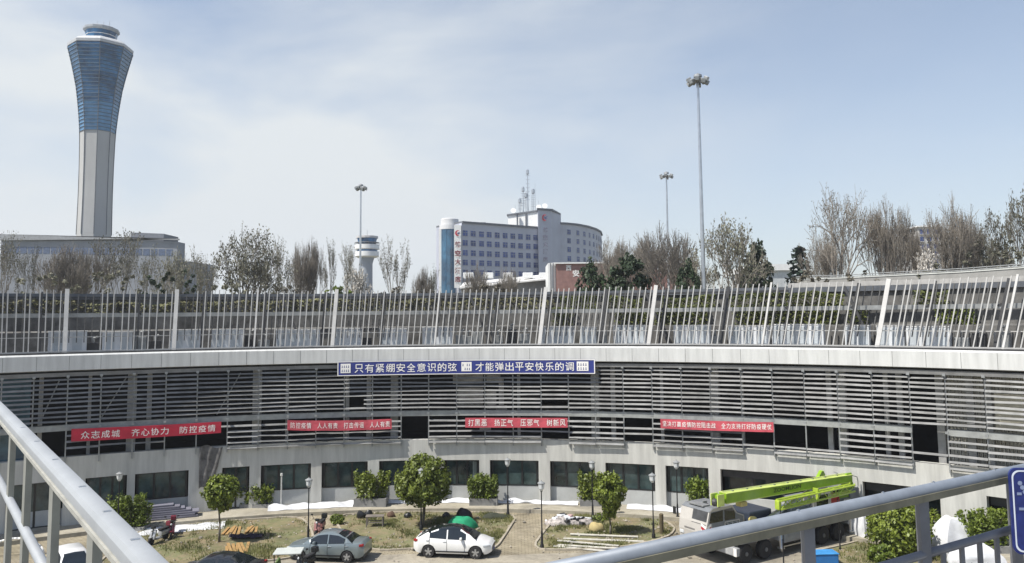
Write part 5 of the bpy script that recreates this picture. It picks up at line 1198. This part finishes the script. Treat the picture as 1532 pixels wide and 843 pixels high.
# stacked boards by the left door
t = th(245, 750, 46.3); r = thing('board_stack', 'long stack of bluish grey boards under the left windows', 'boards', pol(46.0, t, .25), -t)
for i in range(7): MB().box((rng.gauss(.2, .2) - .12 * i, .15 + .06 * i, .07 + .115 * i), (4.6 - .35 * i, 1.1 - .08 * i, .09), rz=rng.gauss(0, .02)).build('board', mat('blue_grey_boards', (.17, .17, .21), .7, var=.3, scale=2, stretch=(.4, 4, 4)), r, local=True)
# scaffold tube and small sign by the dark window at left
r = thing('standpipe', 'thin pale pipe standing before the dark shop window at left', 'pipe', pol(46.6, th(421, 735, 46.6), .245)); MB().tube((0, 0, 0), (0, 0, 2.1), .05).lathe([(.05, 2.1), (.1, 2.15), (.08, 2.3)], (0, 0, 0), 8).build('pipe', mat('pale_pipe', (.5, .5, .48), .6), r, local=True)
MB().lathe([(.2, 0), (.2, .05), (.06, .09)], (0, 0, 0), 10).build('foot', dsteel, r, local=True)
# green hoarding at far left
p0, p1 = gp(-60, 798), gp(112, 786); d = p1 - p0; r = thing('green_hoarding', 'dark green site hoarding behind the left handrail', 'hoarding', p0, math.atan2(d.y, d.x)); Lh = d.length
MB().box((Lh / 2, 0, .9), (Lh, .05, 1.8)).build('panel', mat('hoarding_green', (.012, .10, .07), .6, var=.15), r, local=True)
m = MB()
for i in range(6): m.box((Lh * i / 5, -.06, .95), (.06, .06, 1.9))
m.build('post', steel, r, local=True)
p = gp(20, 832); r = thing('curved_barrier', 'white curved barrier pipe at the lower left corner', 'barrier', p, .2); m = MB(); pts = [Vector((-1.6 + 3.2 * i / 16, 0, .95 * sin(PI * i / 16) ** .5)) for i in range(17)]; m.path(pts, .06, 8); m.build('pipe', white, r, smooth=True, local=True)
# right side: white wrapped pile, crates, blue sheet
def wrapped(label, px, py, w, d, h, rz):
    p = gp(px, py); r = thing('wrapped_pile', label, 'wrapped goods', p, rz); bm = bmesh.new(); bmesh.ops.create_cube(bm, size=1); bmesh.ops.subdivide_edges(bm, edges=bm.edges, cuts=9, use_grid_fill=True)
    for v in bm.verts:
        c = v.co.copy(); k = 1 - .62 * (c.z + .5) ** 2.6; v.co = Vector((c.x * w * k, c.y * d * k, (c.z + .5) * h)) + Vector((1, 1, .8)) * .16 * mnoise.noise(c * 2.4 + Vector((px, 0, 0)))
    m = MB(); bm.verts.ensure_lookup_table(); m.add([v.co for v in bm.verts], [tuple(v.index for v in f.verts) for f in bm.faces]); bm.free(); m.build('wrapping', tarp, r, smooth=40, local=True)
    m = MB()
    for i in range(6): x = (-.42 + .168 * i) * w; m.bar((x, -d * .56, .05), (x * .95, -d * .54, h * .45), .03, .02)
    m.build('strap', mat('grey_strap', (.2, .2, .2), .7), r, local=True)
wrapped('tall white wrapped pile beside the shrub at the right railing', 1428, 828, 2.0, 1.6, 1.9, .15)
wrapped('low white wrapped pile in front, behind the railing pickets', 1462, 852, 2.4, 1.4, 1.25, -.1)
wrapped('stack of white wrapped crates behind the crane\'s rear end', 1292, 806, 1.1, 1.1, 1.7, .5)
p = gp(1232, 846); r = thing('blue_box', 'bright blue sheeted box at the bottom edge beside the handrail post', 'box', p, .05); MB().bbox((0, .3, .28), (1.6, .8, .55), .06).build('box', mat('bright_blue_sheet', (.03, .17, .45), .5, var=.1), r, local=True); MB().bbox((0, .3, .58), (1.66, .86, .05), .02).build('lid', mat('bright_blue_lid', (.05, .25, .55), .5), r, local=True)

# ------------------------------------------------------------------ truck crane
lime = mat('lime_green_paint', (.22, .385, .012), .4, var=.2, scale=1.2, coat=.3); cabw = mat('off_white_cab_paint', (.46, .44, .405), .4, var=.06, coat=.3); cg = mat('crane_grey_paint', (.17, .18, .19), .45, var=.15)
TR = thing('truck_crane', 'mobile truck crane with lime green boom and white cab', 'crane', (11.72, 42.6, .004), math.atan2(.53, .85))
def tb(mk, name, m, **k): o = mk.build(name, m, TR, local=True, **k); return o
# local: x backwards along the truck, y across (away from us), near front corner at origin
tb(MB().bbox((5.4, 1.35, 1.05), (10.6, 1.5, .5), .04), 'chassis', dsteel)
tb(MB().bbox((5.6, 1.35, 1.42), (10.2, 2.6, .18), .03), 'deck', cg)
tb(MB().bbox((.05, 1.35, .68), (.28, 2.6, .42), .04), 'front_bumper', mat('bumper_grey', (.40, .41, .42), .45, .2))
m = MB(); m.box((-.10, .14, .68), (.012, .2, .40)); m.box((-.10, 2.56, .68), (.012, .2, .40)); tb(m, 'bumper_reflector', letter)
# cab: profile in x-z swept across y
cab = [(-1.3, 1.15), (-1.36, 1.6), (-1.30, 2.1), (-1.12, 2.70), (-.85, 2.86), (.65, 2.86), (.95, 2.45), (1.5, 2.25), (1.55, 1.15)]
def cabsweep(y0, y1, prof=cab): n = len(prof); return MB().add([(x, y0, z) for x, z in prof] + [(x, y1, z) for x, z in prof], [tuple(range(n)), tuple(range(2 * n - 1, n - 1, -1))] + [(i, (i + 1) % n, n + (i + 1) % n, n + i) for i in range(n)])
tb(cabsweep(.9, 2.95), 'cab', cabw); tb(MB().add([(-.95, .893, 1.3), (-.95, .893, 2.1), (-1.1, .893, 2.12), (-.98, .893, 2.7), (.6, .893, 2.76), (.9, .893, 2.42), (1.45, .893, 2.2), (1.48, .893, 1.3)], [tuple(range(8))]), 'side_panel', cg)
tb(MB().add([(-1.31, .98, 2.05), (-1.31, 2.05, 2.05), (-1.13, 2.05, 2.72), (-1.13, .98, 2.72)], [(0, 1, 2, 3)]), 'windscreen', mat('dusty_windscreen', (.07, .072, .075), .3, var=.3)); tb(MB().add([(-1.13, .91, 2.725), (-.85, .91, 2.875), (.65, .91, 2.875), (.65, 2.94, 2.875), (-.85, 2.94, 2.875), (-1.13, 2.94, 2.725)], [(0, 1, 4, 5), (1, 2, 3, 4)]), 'cab_roof', cg)
m = MB(); m.add([(-1.16, .885, 2.15), (-1.0, .885, 2.66), (-.12, .885, 2.72), (-.12, .885, 2.15)], [(0, 3, 2, 1)]); m.add([(.0, .885, 2.15), (.0, .885, 2.72), (.60, .885, 2.72), (.80, .885, 2.45), (.80, .885, 2.15)], [(0, 4, 3, 2, 1)]); tb(m, 'side_window', car_glass)
m = MB(); m.box((.55, .88, 1.72), (1.0, .03, .62)); tb(m, 'engine_grille', blackm)
m = MB()
for i in range(7): m.box((.55, .86, 1.46 + .087 * i), (.96, .02, .03))
for x in (.2, .55, .9): m.box((x, .855, 1.72), (.04, .02, .6))
tb(m, 'grille_bar', chrome)
m = MB(); m.box((.55, .87, 2.07), (1.12, .03, .06)); m.box((.55, .87, 1.37), (1.12, .03, .06)); m.box((.0, .87, 1.72), (.06, .03, .66)); m.box((1.1, .87, 1.72), (.06, .03, .66)); tb(m, 'grille_frame', cabw)
redm = mat('warning_red', (.45, .03, .04), .5); m = MB(); m2 = MB()
for i in range(5):
    z = 1.22 + .16 * i; (m if i % 2 else m2).add([(-1.37, .92, z), (-1.37, 1.28, z + .14), (-1.37, 1.28, z + .28), (-1.37, .92, z + .14)], [(0, 1, 2, 3)]); (m if i % 2 else m2).add([(-1.30, .885, z), (-1.02, .885, z + .14), (-1.02, .885, z + .28), (-1.30, .885, z + .14)], [(0, 3, 2, 1)])
tb(m, 'red_stripe', redm, recalc=False); tb(m2, 'white_stripe', letter, recalc=False)
m = MB(); m.box((-1.375, 2.15, 1.72), (.012, .75, .06)); tb(m, 'cab_lettering', mat('faint_grey_text', (.2, .19, .18), .6))
for y in (1.15, 2.75): tb(MB().bbox((-1.34, y, 1.42), (.06, .3, .16), .02), 'headlight', lamp_w)
m = MB(); m.tube((-1.2, 2.95, 2.6), (-1.45, 3.15, 2.6), .02); m.bbox((-1.46, 3.17, 2.45), (.08, .2, .4), .03); tb(m, 'wing_mirror', blackm)
# wheel arches, wheels: four axles
MX = Matrix.Rotation(PI / 2, 3, 'X')
for x in (.62, 2.15, 7.0, 8.4):
    for y in (.18, 2.52):
        w = tb(MB().lathe([(.28, -.16), (.46, -.17), (.52, -.11), (.52, .11), (.46, .17), (.28, .16)], (x, y, .52), 26, M=MX), 'wheel', rubber, smooth=40)
        MB().lathe([(.28, -.10), (.29, .10), (.12, .14)], (x, y, .52), 18, M=MX).lathe([(.09, -.22), (.11, .2)], (x, y, .52), 10, M=MX).build('rim', mat('grey_truck_rim', (.16, .165, .17), .5, .4), w, local=True)
for x in (1.4, 7.7): tb(MB().arc([(0, 0), (.1, 0), (.1, .1), (0, .1)], 0, .01) if False else MB().bbox((x, .12, 1.14), (2.7, .5, .06), .02).bbox((x, 2.58, 1.14), (2.7, .5, .06), .02), 'mudguard', cg)
tb(MB().bbox((4.6, .2, .95), (2.1, .5, .62), .05), 'fuel_tank', mat('tank_grey', (.28, .29, .30), .4, .3))
tb(MB().box((3.4, .05, .62), (.12, .12, .8)).box((5.9, .05, .62), (.12, .12, .8)).box((4.6, .02, .45), (2.4, .06, .06)), 'side_guard', chrome)
for x, nm in ((3.3, 'near'), (9.4, 'rear')):
    tb(MB().bbox((x, 1.35, .98), (.34, 2.75, .30), .03), 'outrigger_beam', mat('outrigger_grey', (.33, .34, .35), .5, .2))
    for y in (-.02, 2.72): tb(MB().tube((x, y, .45), (x, y, 1.35), .09).lathe([(.2, .4), (.2, .45)], (x, y, 0), 12), 'outrigger_jack', chrome)
# superstructure
tb(MB().lathe([(.75, 1.5), (.75, 1.72)], (7.6, 1.35, 0), 24), 'slew_ring', dsteel)
tb(MB().bbox((8.2, 1.35, 2.05), (3.0, 2.2, .6), .05), 'superstructure', cg)
tb(MB().bbox((7.0, .35, 2.35), (1.5, .8, 1.2), .1), 'operator_cab', cabw)
tb(MB().box((6.9, -.06, 2.5), (1.0, .02, .6)), 'operator_window', car_glass)
tb(MB().lathe([(.42, -.5), (.42, .5)], (9.0, 1.0, 2.35), 18, M=MX), 'winch_drum', dsteel); tb(MB().lathe([(.46, -.04), (.46, .04)], (8.3, .2, 2.25), 16, M=MX), 'hose_reel', mat('reel_red', (.45, .03, .02), .5))
tb(MB().bbox((10.2, 1.35, 2.3), (.9, 2.4, .9), .08), 'counterweight', cg)
m = MB()
for y in (.35, 2.2): m.bar((8.7, y, 2.2), (9.9, y, 3.45), .22, .16); m.bar((10.5, y, 2.3), (9.9, y, 3.45), .22, .16); m.bar((8.9, y, 2.35), (10.5, y, 2.35), .2, .16)
m.bbox((9.9, .32, 3.1), (.5, .12, 1.1), .03); tb(m, 'boom_pivot_frame', lime)
m = MB(); 
for y in (.25, .85, 1.45): tb(MB().path([Vector((10.6 + .1 * sin(i), y, 2.6 + .25 * i)) for i in range(4)] + [Vector((10.1, y, 3.5))], .03), 'hydraulic_hose', chrome)
# boom: tapered box section with edge flanges
def boxseg(x0, x1, z0, z1, hh, yc, w): 
    return [(x0, yc - w / 2, z0 - hh / 2), (x1, yc - w / 2, z1 - hh / 2), (x1, yc + w / 2, z1 - hh / 2), (x0, yc + w / 2, z0 - hh / 2), (x0, yc - w / 2, z0 + hh / 2), (x1, yc - w / 2, z1 + hh / 2), (x1, yc + w / 2, z1 + hh / 2), (x0, yc + w / 2, z0 + hh / 2)]
zb0, zb1 = 3.50, 3.34
tb(MB().hexa([(x, y, zb0 + (zb1 - zb0) * (x + .55) / 10.65 + s_ * (.24 - .06 * (x + .55) / 10.65)) for s_ in (-1, 1) for x, y in ((-.55, .2), (10.1, .2), (10.1, .7), (-.55, .7))]), 'boom', lime)
m = MB(); m.hexa(boxseg(-.55, 10.1, zb0 + .257, zb1 + .197, .03, .45, .60)); tb(m, 'boom_top_plate', mat('pale_lime_paint', (.52, .62, .16), .4)); m = MB(); m.hexa(boxseg(-.5, 10.0, zb0 - .268, zb1 - .208, .05, .45, .46)); tb(m, 'boom_bottom_plate', mat('pale_lime_paint', (0, 0, 0)))
for i in range(5): tb(MB().box((-.75 - .05 * i, .45, zb0 - .01), (.06, .44 - .03 * i, .44 - .04 * i)), 'boom_section', lime)
m = MB(); m.bbox((-.95, .22, zb0 - .05), (.5, .06, .62), .02); m.bbox((-.95, .68, zb0 - .05), (.5, .06, .62), .02); tb(m, 'boom_head', mat('pale_lime_paint', (0, 0, 0)))
tb(MB().lathe([(.22, -.16), (.18, 0), (.22, .16)], (-1.0, .45, zb0 - .2), 16, M=MX), 'sheave', dsteel)
for i in range(9): x = .2 + i * 1.1; z = zb0 + (zb1 - zb0) * (x + .55) / 10.65 - .06 * (x + .55) / 10.65; tb(MB().box((x, .45, z + .30), (.10, .10, .06)), 'cable_guide', steel)
tb(MB().tube((-.6, .40, zb0 + .34), (9.9, .40, zb1 + .27), .018, .018, 5), 'hoist_rope', chrome)
tl = MB(); text_on(tl, 'ZOOMLION', lambda u, v: (3.1 + 2.3 * u, .182, zb0 - .15 + .22 * v), .02); tb(tl, 'boom_lettering', mat('dark_green_text', (.03, .06, .01), .5), recalc=False)
# folded lattice jib along the near side
m = MB(); jy0, jy1 = -.30, .02; x0, x1 = 3.1, 9.6; zj0, zj1 = 2.55, 2.72; hj = .45
for y in (jy0, jy1):
    for dz in (0, hj): m.tube((x0, y, zj0 + dz), (x1, y, zj1 + dz * .8), .055, .055, 6)
N_ = 13
for i in range(N_):
    u0, u1 = i / N_, (i + 1) / N_; xa, xb = x0 + (x1 - x0) * u0, x0 + (x1 - x0) * u1; za, zb_ = zj0 + (zj1 - zj0) * u0, zj0 + (zj1 - zj0) * u1
    for y in (jy0, jy1): m.tube((xa, y, za + (hj if i % 2 else 0)), (xb, y, zb_ + (0 if i % 2 else hj)), .028, .028, 5)
m.bbox((x0 - .05, -.14, zj0 + .22), (.22, .30, .5), .05); m.bbox((6.4, .0, 2.9), (.10, .4, .7), .03); tb(m, 'folding_jib', mat('bright_lime_paint', (.36, .48, .05), .4, coat=.2))
tb(MB().bbox((5.1, .5, 1.95), (1.5, 1.1, .8), .06), 'tool_box', mat('blue_grey_box', (.10, .13, .16), .5)); tb(MB().lathe([(.34, -.7), (.36, .7)], (6.1, .2, 1.9), 14, M=Matrix.Rotation(PI / 2, 3, 'Y')), 'air_tank', chrome)
tb(MB().bbox((2.6, 1.6, 1.95), (1.8, 1.8, .85), .08), 'engine_housing', mat('dark_blue_housing', (.03, .04, .06), .5))
tb(MB().bbox((.9, .5, 3.0), (.5, .4, .25), .05).bbox((1.9, .7, 1.9), (.4, .4, .5), .1), 'hook_block', mat('hook_yellow', (.5, .42, .15), .5))

# ------------------------------------------------------------------ railings of the walkway we stand on
Z0 = EYE.z
oa_, ob_ = at_z(0, 599, Z0 - .56), at_z(256, 843, Z0 - .56)
LD = Vector((oa_.x - ob_.x, oa_.y - ob_.y, 0)).normalized()
side = Vector((LD.y, -LD.x, 0)); up = Vector((0, 0, 1))
def lp(s, z, o=0.0): return Vector((ob_.x, ob_.y, z)) + LD * s + side * o
def s_px(px, o=-.03):
    d_ = ray(px, 720); q = lp(0, 0, o); return (q.x * d_.y - q.y * d_.x) / (LD.y * d_.x - LD.x * d_.y)
LR = thing('handrail', 'pale grey metal handrail with flat balusters on the left', 'handrail', lp(1.5, Z0 - 1.9))
def sweep(mb, prof, a, b):   # prof in (side, up)
    n = len(prof); return mb.add([a + side * x + up * z for x, z in prof] + [b + side * x + up * z for x, z in prof], [tuple(range(n)), tuple(range(2 * n - 1, n - 1, -1))] + [(i, (i + 1) % n, n + (i + 1) % n, n + i) for i in range(n)])
a, b = lp(-1.4, Z0 - .56), lp(7.0, Z0 - .56)
sweep(MB(), [(-.060, -.045), (.0, -.045), (.004, -.032), (.003, -.008), (-.003, 0), (-.012, .004), (-.040, .004), (-.052, -.001), (-.060, -.014), (-.062, -.035)], a, b).build('top_rail', rail_m, LR, smooth=25)
sweep(MB(), [(-.068, -.060), (-.046, -.060), (-.046, -.0455), (-.068, -.0455)], a, b).build('lip', mat('worn_lip_paint', (.42, .41, .36), .5, .3, var=.2, scale=8), LR)
sweep(MB(), [(-.012, -.057), (.010, -.057), (.010, -.0455), (-.012, -.0455)], a, b).build('outer_lip', rail_d, LR)
MB().tube(lp(-1, Z0 - 1.0, -.035), lp(7.0, Z0 - 1.0, -.035), .022, .022, 12).build('mid_rail', rail_m, LR, smooth=True)
for q_ in (.25, .62, 1.05, 1.7, 2.3, 2.9): MB().bbox(lp(q_, Z0 - .5555, -.026), (.014, .022, .004), .0015, rz=math.atan2(LD.y, LD.x)).build('weld_bead', chrome, LR)
for px in (-60, -14, 16, 41, 83, 145, 262): 
    c = lp(s_px(px), 0, -.03); MB().bar(c + up * (Z0 - 1.88), c + up * (Z0 - .606), .10, .028, up=tuple(side)).build('baluster', mat('olive_grey_baluster', (.27, .27, .235), .5, .3, var=.15, scale=5), LR)
ra_, rb_ = at_z(1100, 784, Z0 - .774), at_z(1511, 698.5, Z0 - .774)
RO = Vector((ra_.x, ra_.y, 0)); LR2 = Vector((rb_.x - ra_.x, rb_.y - ra_.y, 0)).normalized()
def rp_(t, z): return RO + LR2 * t + Vector((0, 0, z))
def t_px(px):
    d_ = ray(px, 790); return (RO.x * d_.y - RO.y * d_.x) / (LR2.y * d_.x - LR2.x * d_.y)
PT = [-.4, t_px(1208), t_px(1381), t_px(1381) * 2 - t_px(1208), t_px(1381) * 3 - 2 * t_px(1208), 3.7]
side = Vector((LR2.y, -LR2.x, 0))
RR = thing('handrail', 'dark grey metal handrail sloping across the lower right corner', 'handrail', rp_(.8, Z0 - 1.9))
m = MB(); m.tube(rp_(-1.6, Z0 - .802), rp_(5.2, Z0 - .802), .028, .028, 20); m.build('top_rail', mat('steel_blue_rail', (.20, .225, .26), .5, .15, var=.15, scale=7), RR, smooth=True)
MB().bar(rp_(-1.6, Z0 - .824) + side * .022, rp_(5.2, Z0 - .824) + side * .022, .024, .030).build('rail_reflection_strip', mat('olive_reflection_tone', (.20, .185, .13), .55, .2, var=.25, scale=6), RR)  # added strip: yellowish reflection on the rail's underside, put in as olive colour
MB().tube(rp_(PT[1], Z0 - 1.075), rp_(5.2, Z0 - 1.075), .019, .021, 14).build('lower_rail', rail_d, RR, smooth=True)
for t in PT: MB().bar(rp_(t, Z0 - 1.88), rp_(t, Z0 - .822), .042, .042).build('post', rail_d, RR)
for i in range(24):
    t = t_px(1409) + (i - 6) * .152
    if min(abs(t - q) for q in PT[1:]) < .06: continue
    if t < PT[1]: continue
    MB().bar(rp_(t, Z0 - 1.8), rp_(t, Z0 - 1.09), .018, .018).build('picket', rail_d, RR)
for t in (.35, .9, 1.28, 1.8): MB().tube(rp_(t, Z0 - .775) - LR2 * .004, rp_(t, Z0 - .775) + LR2 * .004, .006, .008, 8).build('weld', chrome, RR)
# navy sign hung on the railing at the right edge
c = at_y(1508, 700, 3.85); sg = thing('navy_sign', 'navy blue sign with white rounded border on the right railing', 'sign', c, -.12)
Wd, Hd = .30, .40
bx = MB(); n = 24; rc = .035; out = []
for (cx_, cz_, a0) in ((Wd - rc, -rc, 0), (rc, -rc, PI / 2), (rc, -Hd + rc, PI), (Wd - rc, -Hd + rc, 1.5 * PI)):
    for i in range(7): an = a0 + i * PI / 12; out.append((cx_ + rc * cos(an), cz_ + rc * sin(an)))
k = len(out); bx.add([(x, -.006, z) for x, z in out] + [(x, .006, z) for x, z in out], [tuple(range(k)), tuple(range(2 * k - 1, k - 1, -1))] + [(i, (i + 1) % k, k + (i + 1) % k, k + i) for i in range(k)])
bx.build('panel', mat('navy_sign_enamel', (.015, .025, .14), .35, var=.25, scale=20), sg, local=True)
def ins(d): return [(Wd / 2 + (x - Wd / 2) * (1 - d / Wd * 2), -Hd / 2 + (z + Hd / 2) * (1 - d / Hd * 2)) for x, z in out]
o1, o2 = ins(.010), ins(.017)
MB().add([(x, -.0075, z) for x, z in o1] + [(x, -.0075, z) for x, z in o2], [(i, (i + 1) % k, k + (i + 1) % k, k + i) for i in range(k)]).build('border', mat('sign_border', (.62, .66, .72), .5), sg, local=True, recalc=False)
m = MB()
for i in range(3): m.lathe([(.006, 0), (.011, .001)], (.045 + .01 * i, -.0076, -.07 - .02 * i), 8, M=MX)
for (x, z, w, h) in ((.03, -.12, .02, .012), (.035, -.19, .03, .012), (.06, -.24, .04, .014)): m.box((x + w / 2, -.0076, z), (w, .002, h))
m.build('faded_marks', mat('faded_sign_mark', (.20, .24, .36), .5), sg, local=True)
MB().box((.15, .03, -.2), (.05, .05, .5)).build('bracket', rail_d, sg, local=True)
# walkway slab under the railings
poly = [lp(7.0, 0, .02), lp(-.6, 0, .02), rp_(-1.6, 0), rp_(5.2, 0), Vector((9, -2, 0)), Vector((-9, -2, 0))]
struct('walkway', MB().prism([(p.x - (.0), p.y) for p in poly], Z0 - 2.15, Z0 - 1.9), grey_con, 'grey concrete walkway slab under the handrails')

# loose stones, clods and litter on the soil and paving
mb = MB()
for _ in range(1500):
    if rng.random() < .75:
        P = BED[rng.choice('abcd')]; q = P[rng.randrange(len(P))].lerp(P[rng.randrange(len(P))], rng.random())
    else: q = at_z(rng.uniform(200, 1330), rng.uniform(760, 843))
    if q.y < 36: continue
    s_ = rng.uniform(.02, .075) * (1 if rng.random() < .9 else 1.8); mb.lathe([(s_ * .6, 0), (s_, s_ * .4), (s_ * .55, s_ * .9)], (q.x, q.y, .02), 5, off=rng.uniform(0, 6))
o = mb.build('gravel_litter', mat('pale_stones', (.30, .27, .22), .9, var=.6, scale=1.5)); tag(o, 'loose stones and clods scattered over soil and paving', 'litter', kind='stuff')
# extra fittings on the crane
for (x, y, z, sx, sy, sz, nm, mm) in [(4.2, .1, 1.75, .7, .3, .45, 'tool_locker', steel), (5.9, .05, 1.7, .5, .25, .4, 'battery_box', cg), (6.6, -.02, 1.72, .35, .2, .5, 'hydraulic_valve_block', chrome), (2.2, .25, 1.72, .8, .5, .35, 'tool_locker', cg), (9.3, -.02, 1.95, .5, .25, .6, 'oil_cooler', steel)]:
    tb(MB().bbox((x, y, z), (sx, sy, sz), .03), nm, mm)
for i in range(5): x = 2.7 + i * 1.25; tb(MB().path([Vector((x, .0, 1.5)), Vector((x + .25, -.05, 1.9 + .1 * (i % 2))), Vector((x + .7, .05, 2.2)), Vector((x + 1.0, .2, 2.45))], .025, 5), 'hydraulic_hose', rubber)
tb(MB().tube((2.4, .45, 1.75), (6.8, .45, 3.1), .13).tube((2.4, .45, 1.75), (4.0, .45, 2.25), .17), 'lift_ram', chrome)
tb(MB().box((-.75, 2.0, 2.92), (.5, 1.1, .06)).box((-.4, 1.95, 2.98), (.3, .12, .14)), 'cab_roof_rack', steel); tb(MB().lathe([(.07, 0), (.08, .14), (.04, .18)], (.1, 1.3, 2.87), 10), 'beacon', mat('amber_beacon', (.6, .25, .02), .3))
tb(MB().box((0.0, 1.35, 1.52), (.3, 2.4, .04)), 'step_plate', steel)
for e in TREE.values():
    for r, *_ , used in e:
        if not used:
            for c in list(r.children): bpy.data.objects.remove(c)
            bpy.data.objects.remove(r)
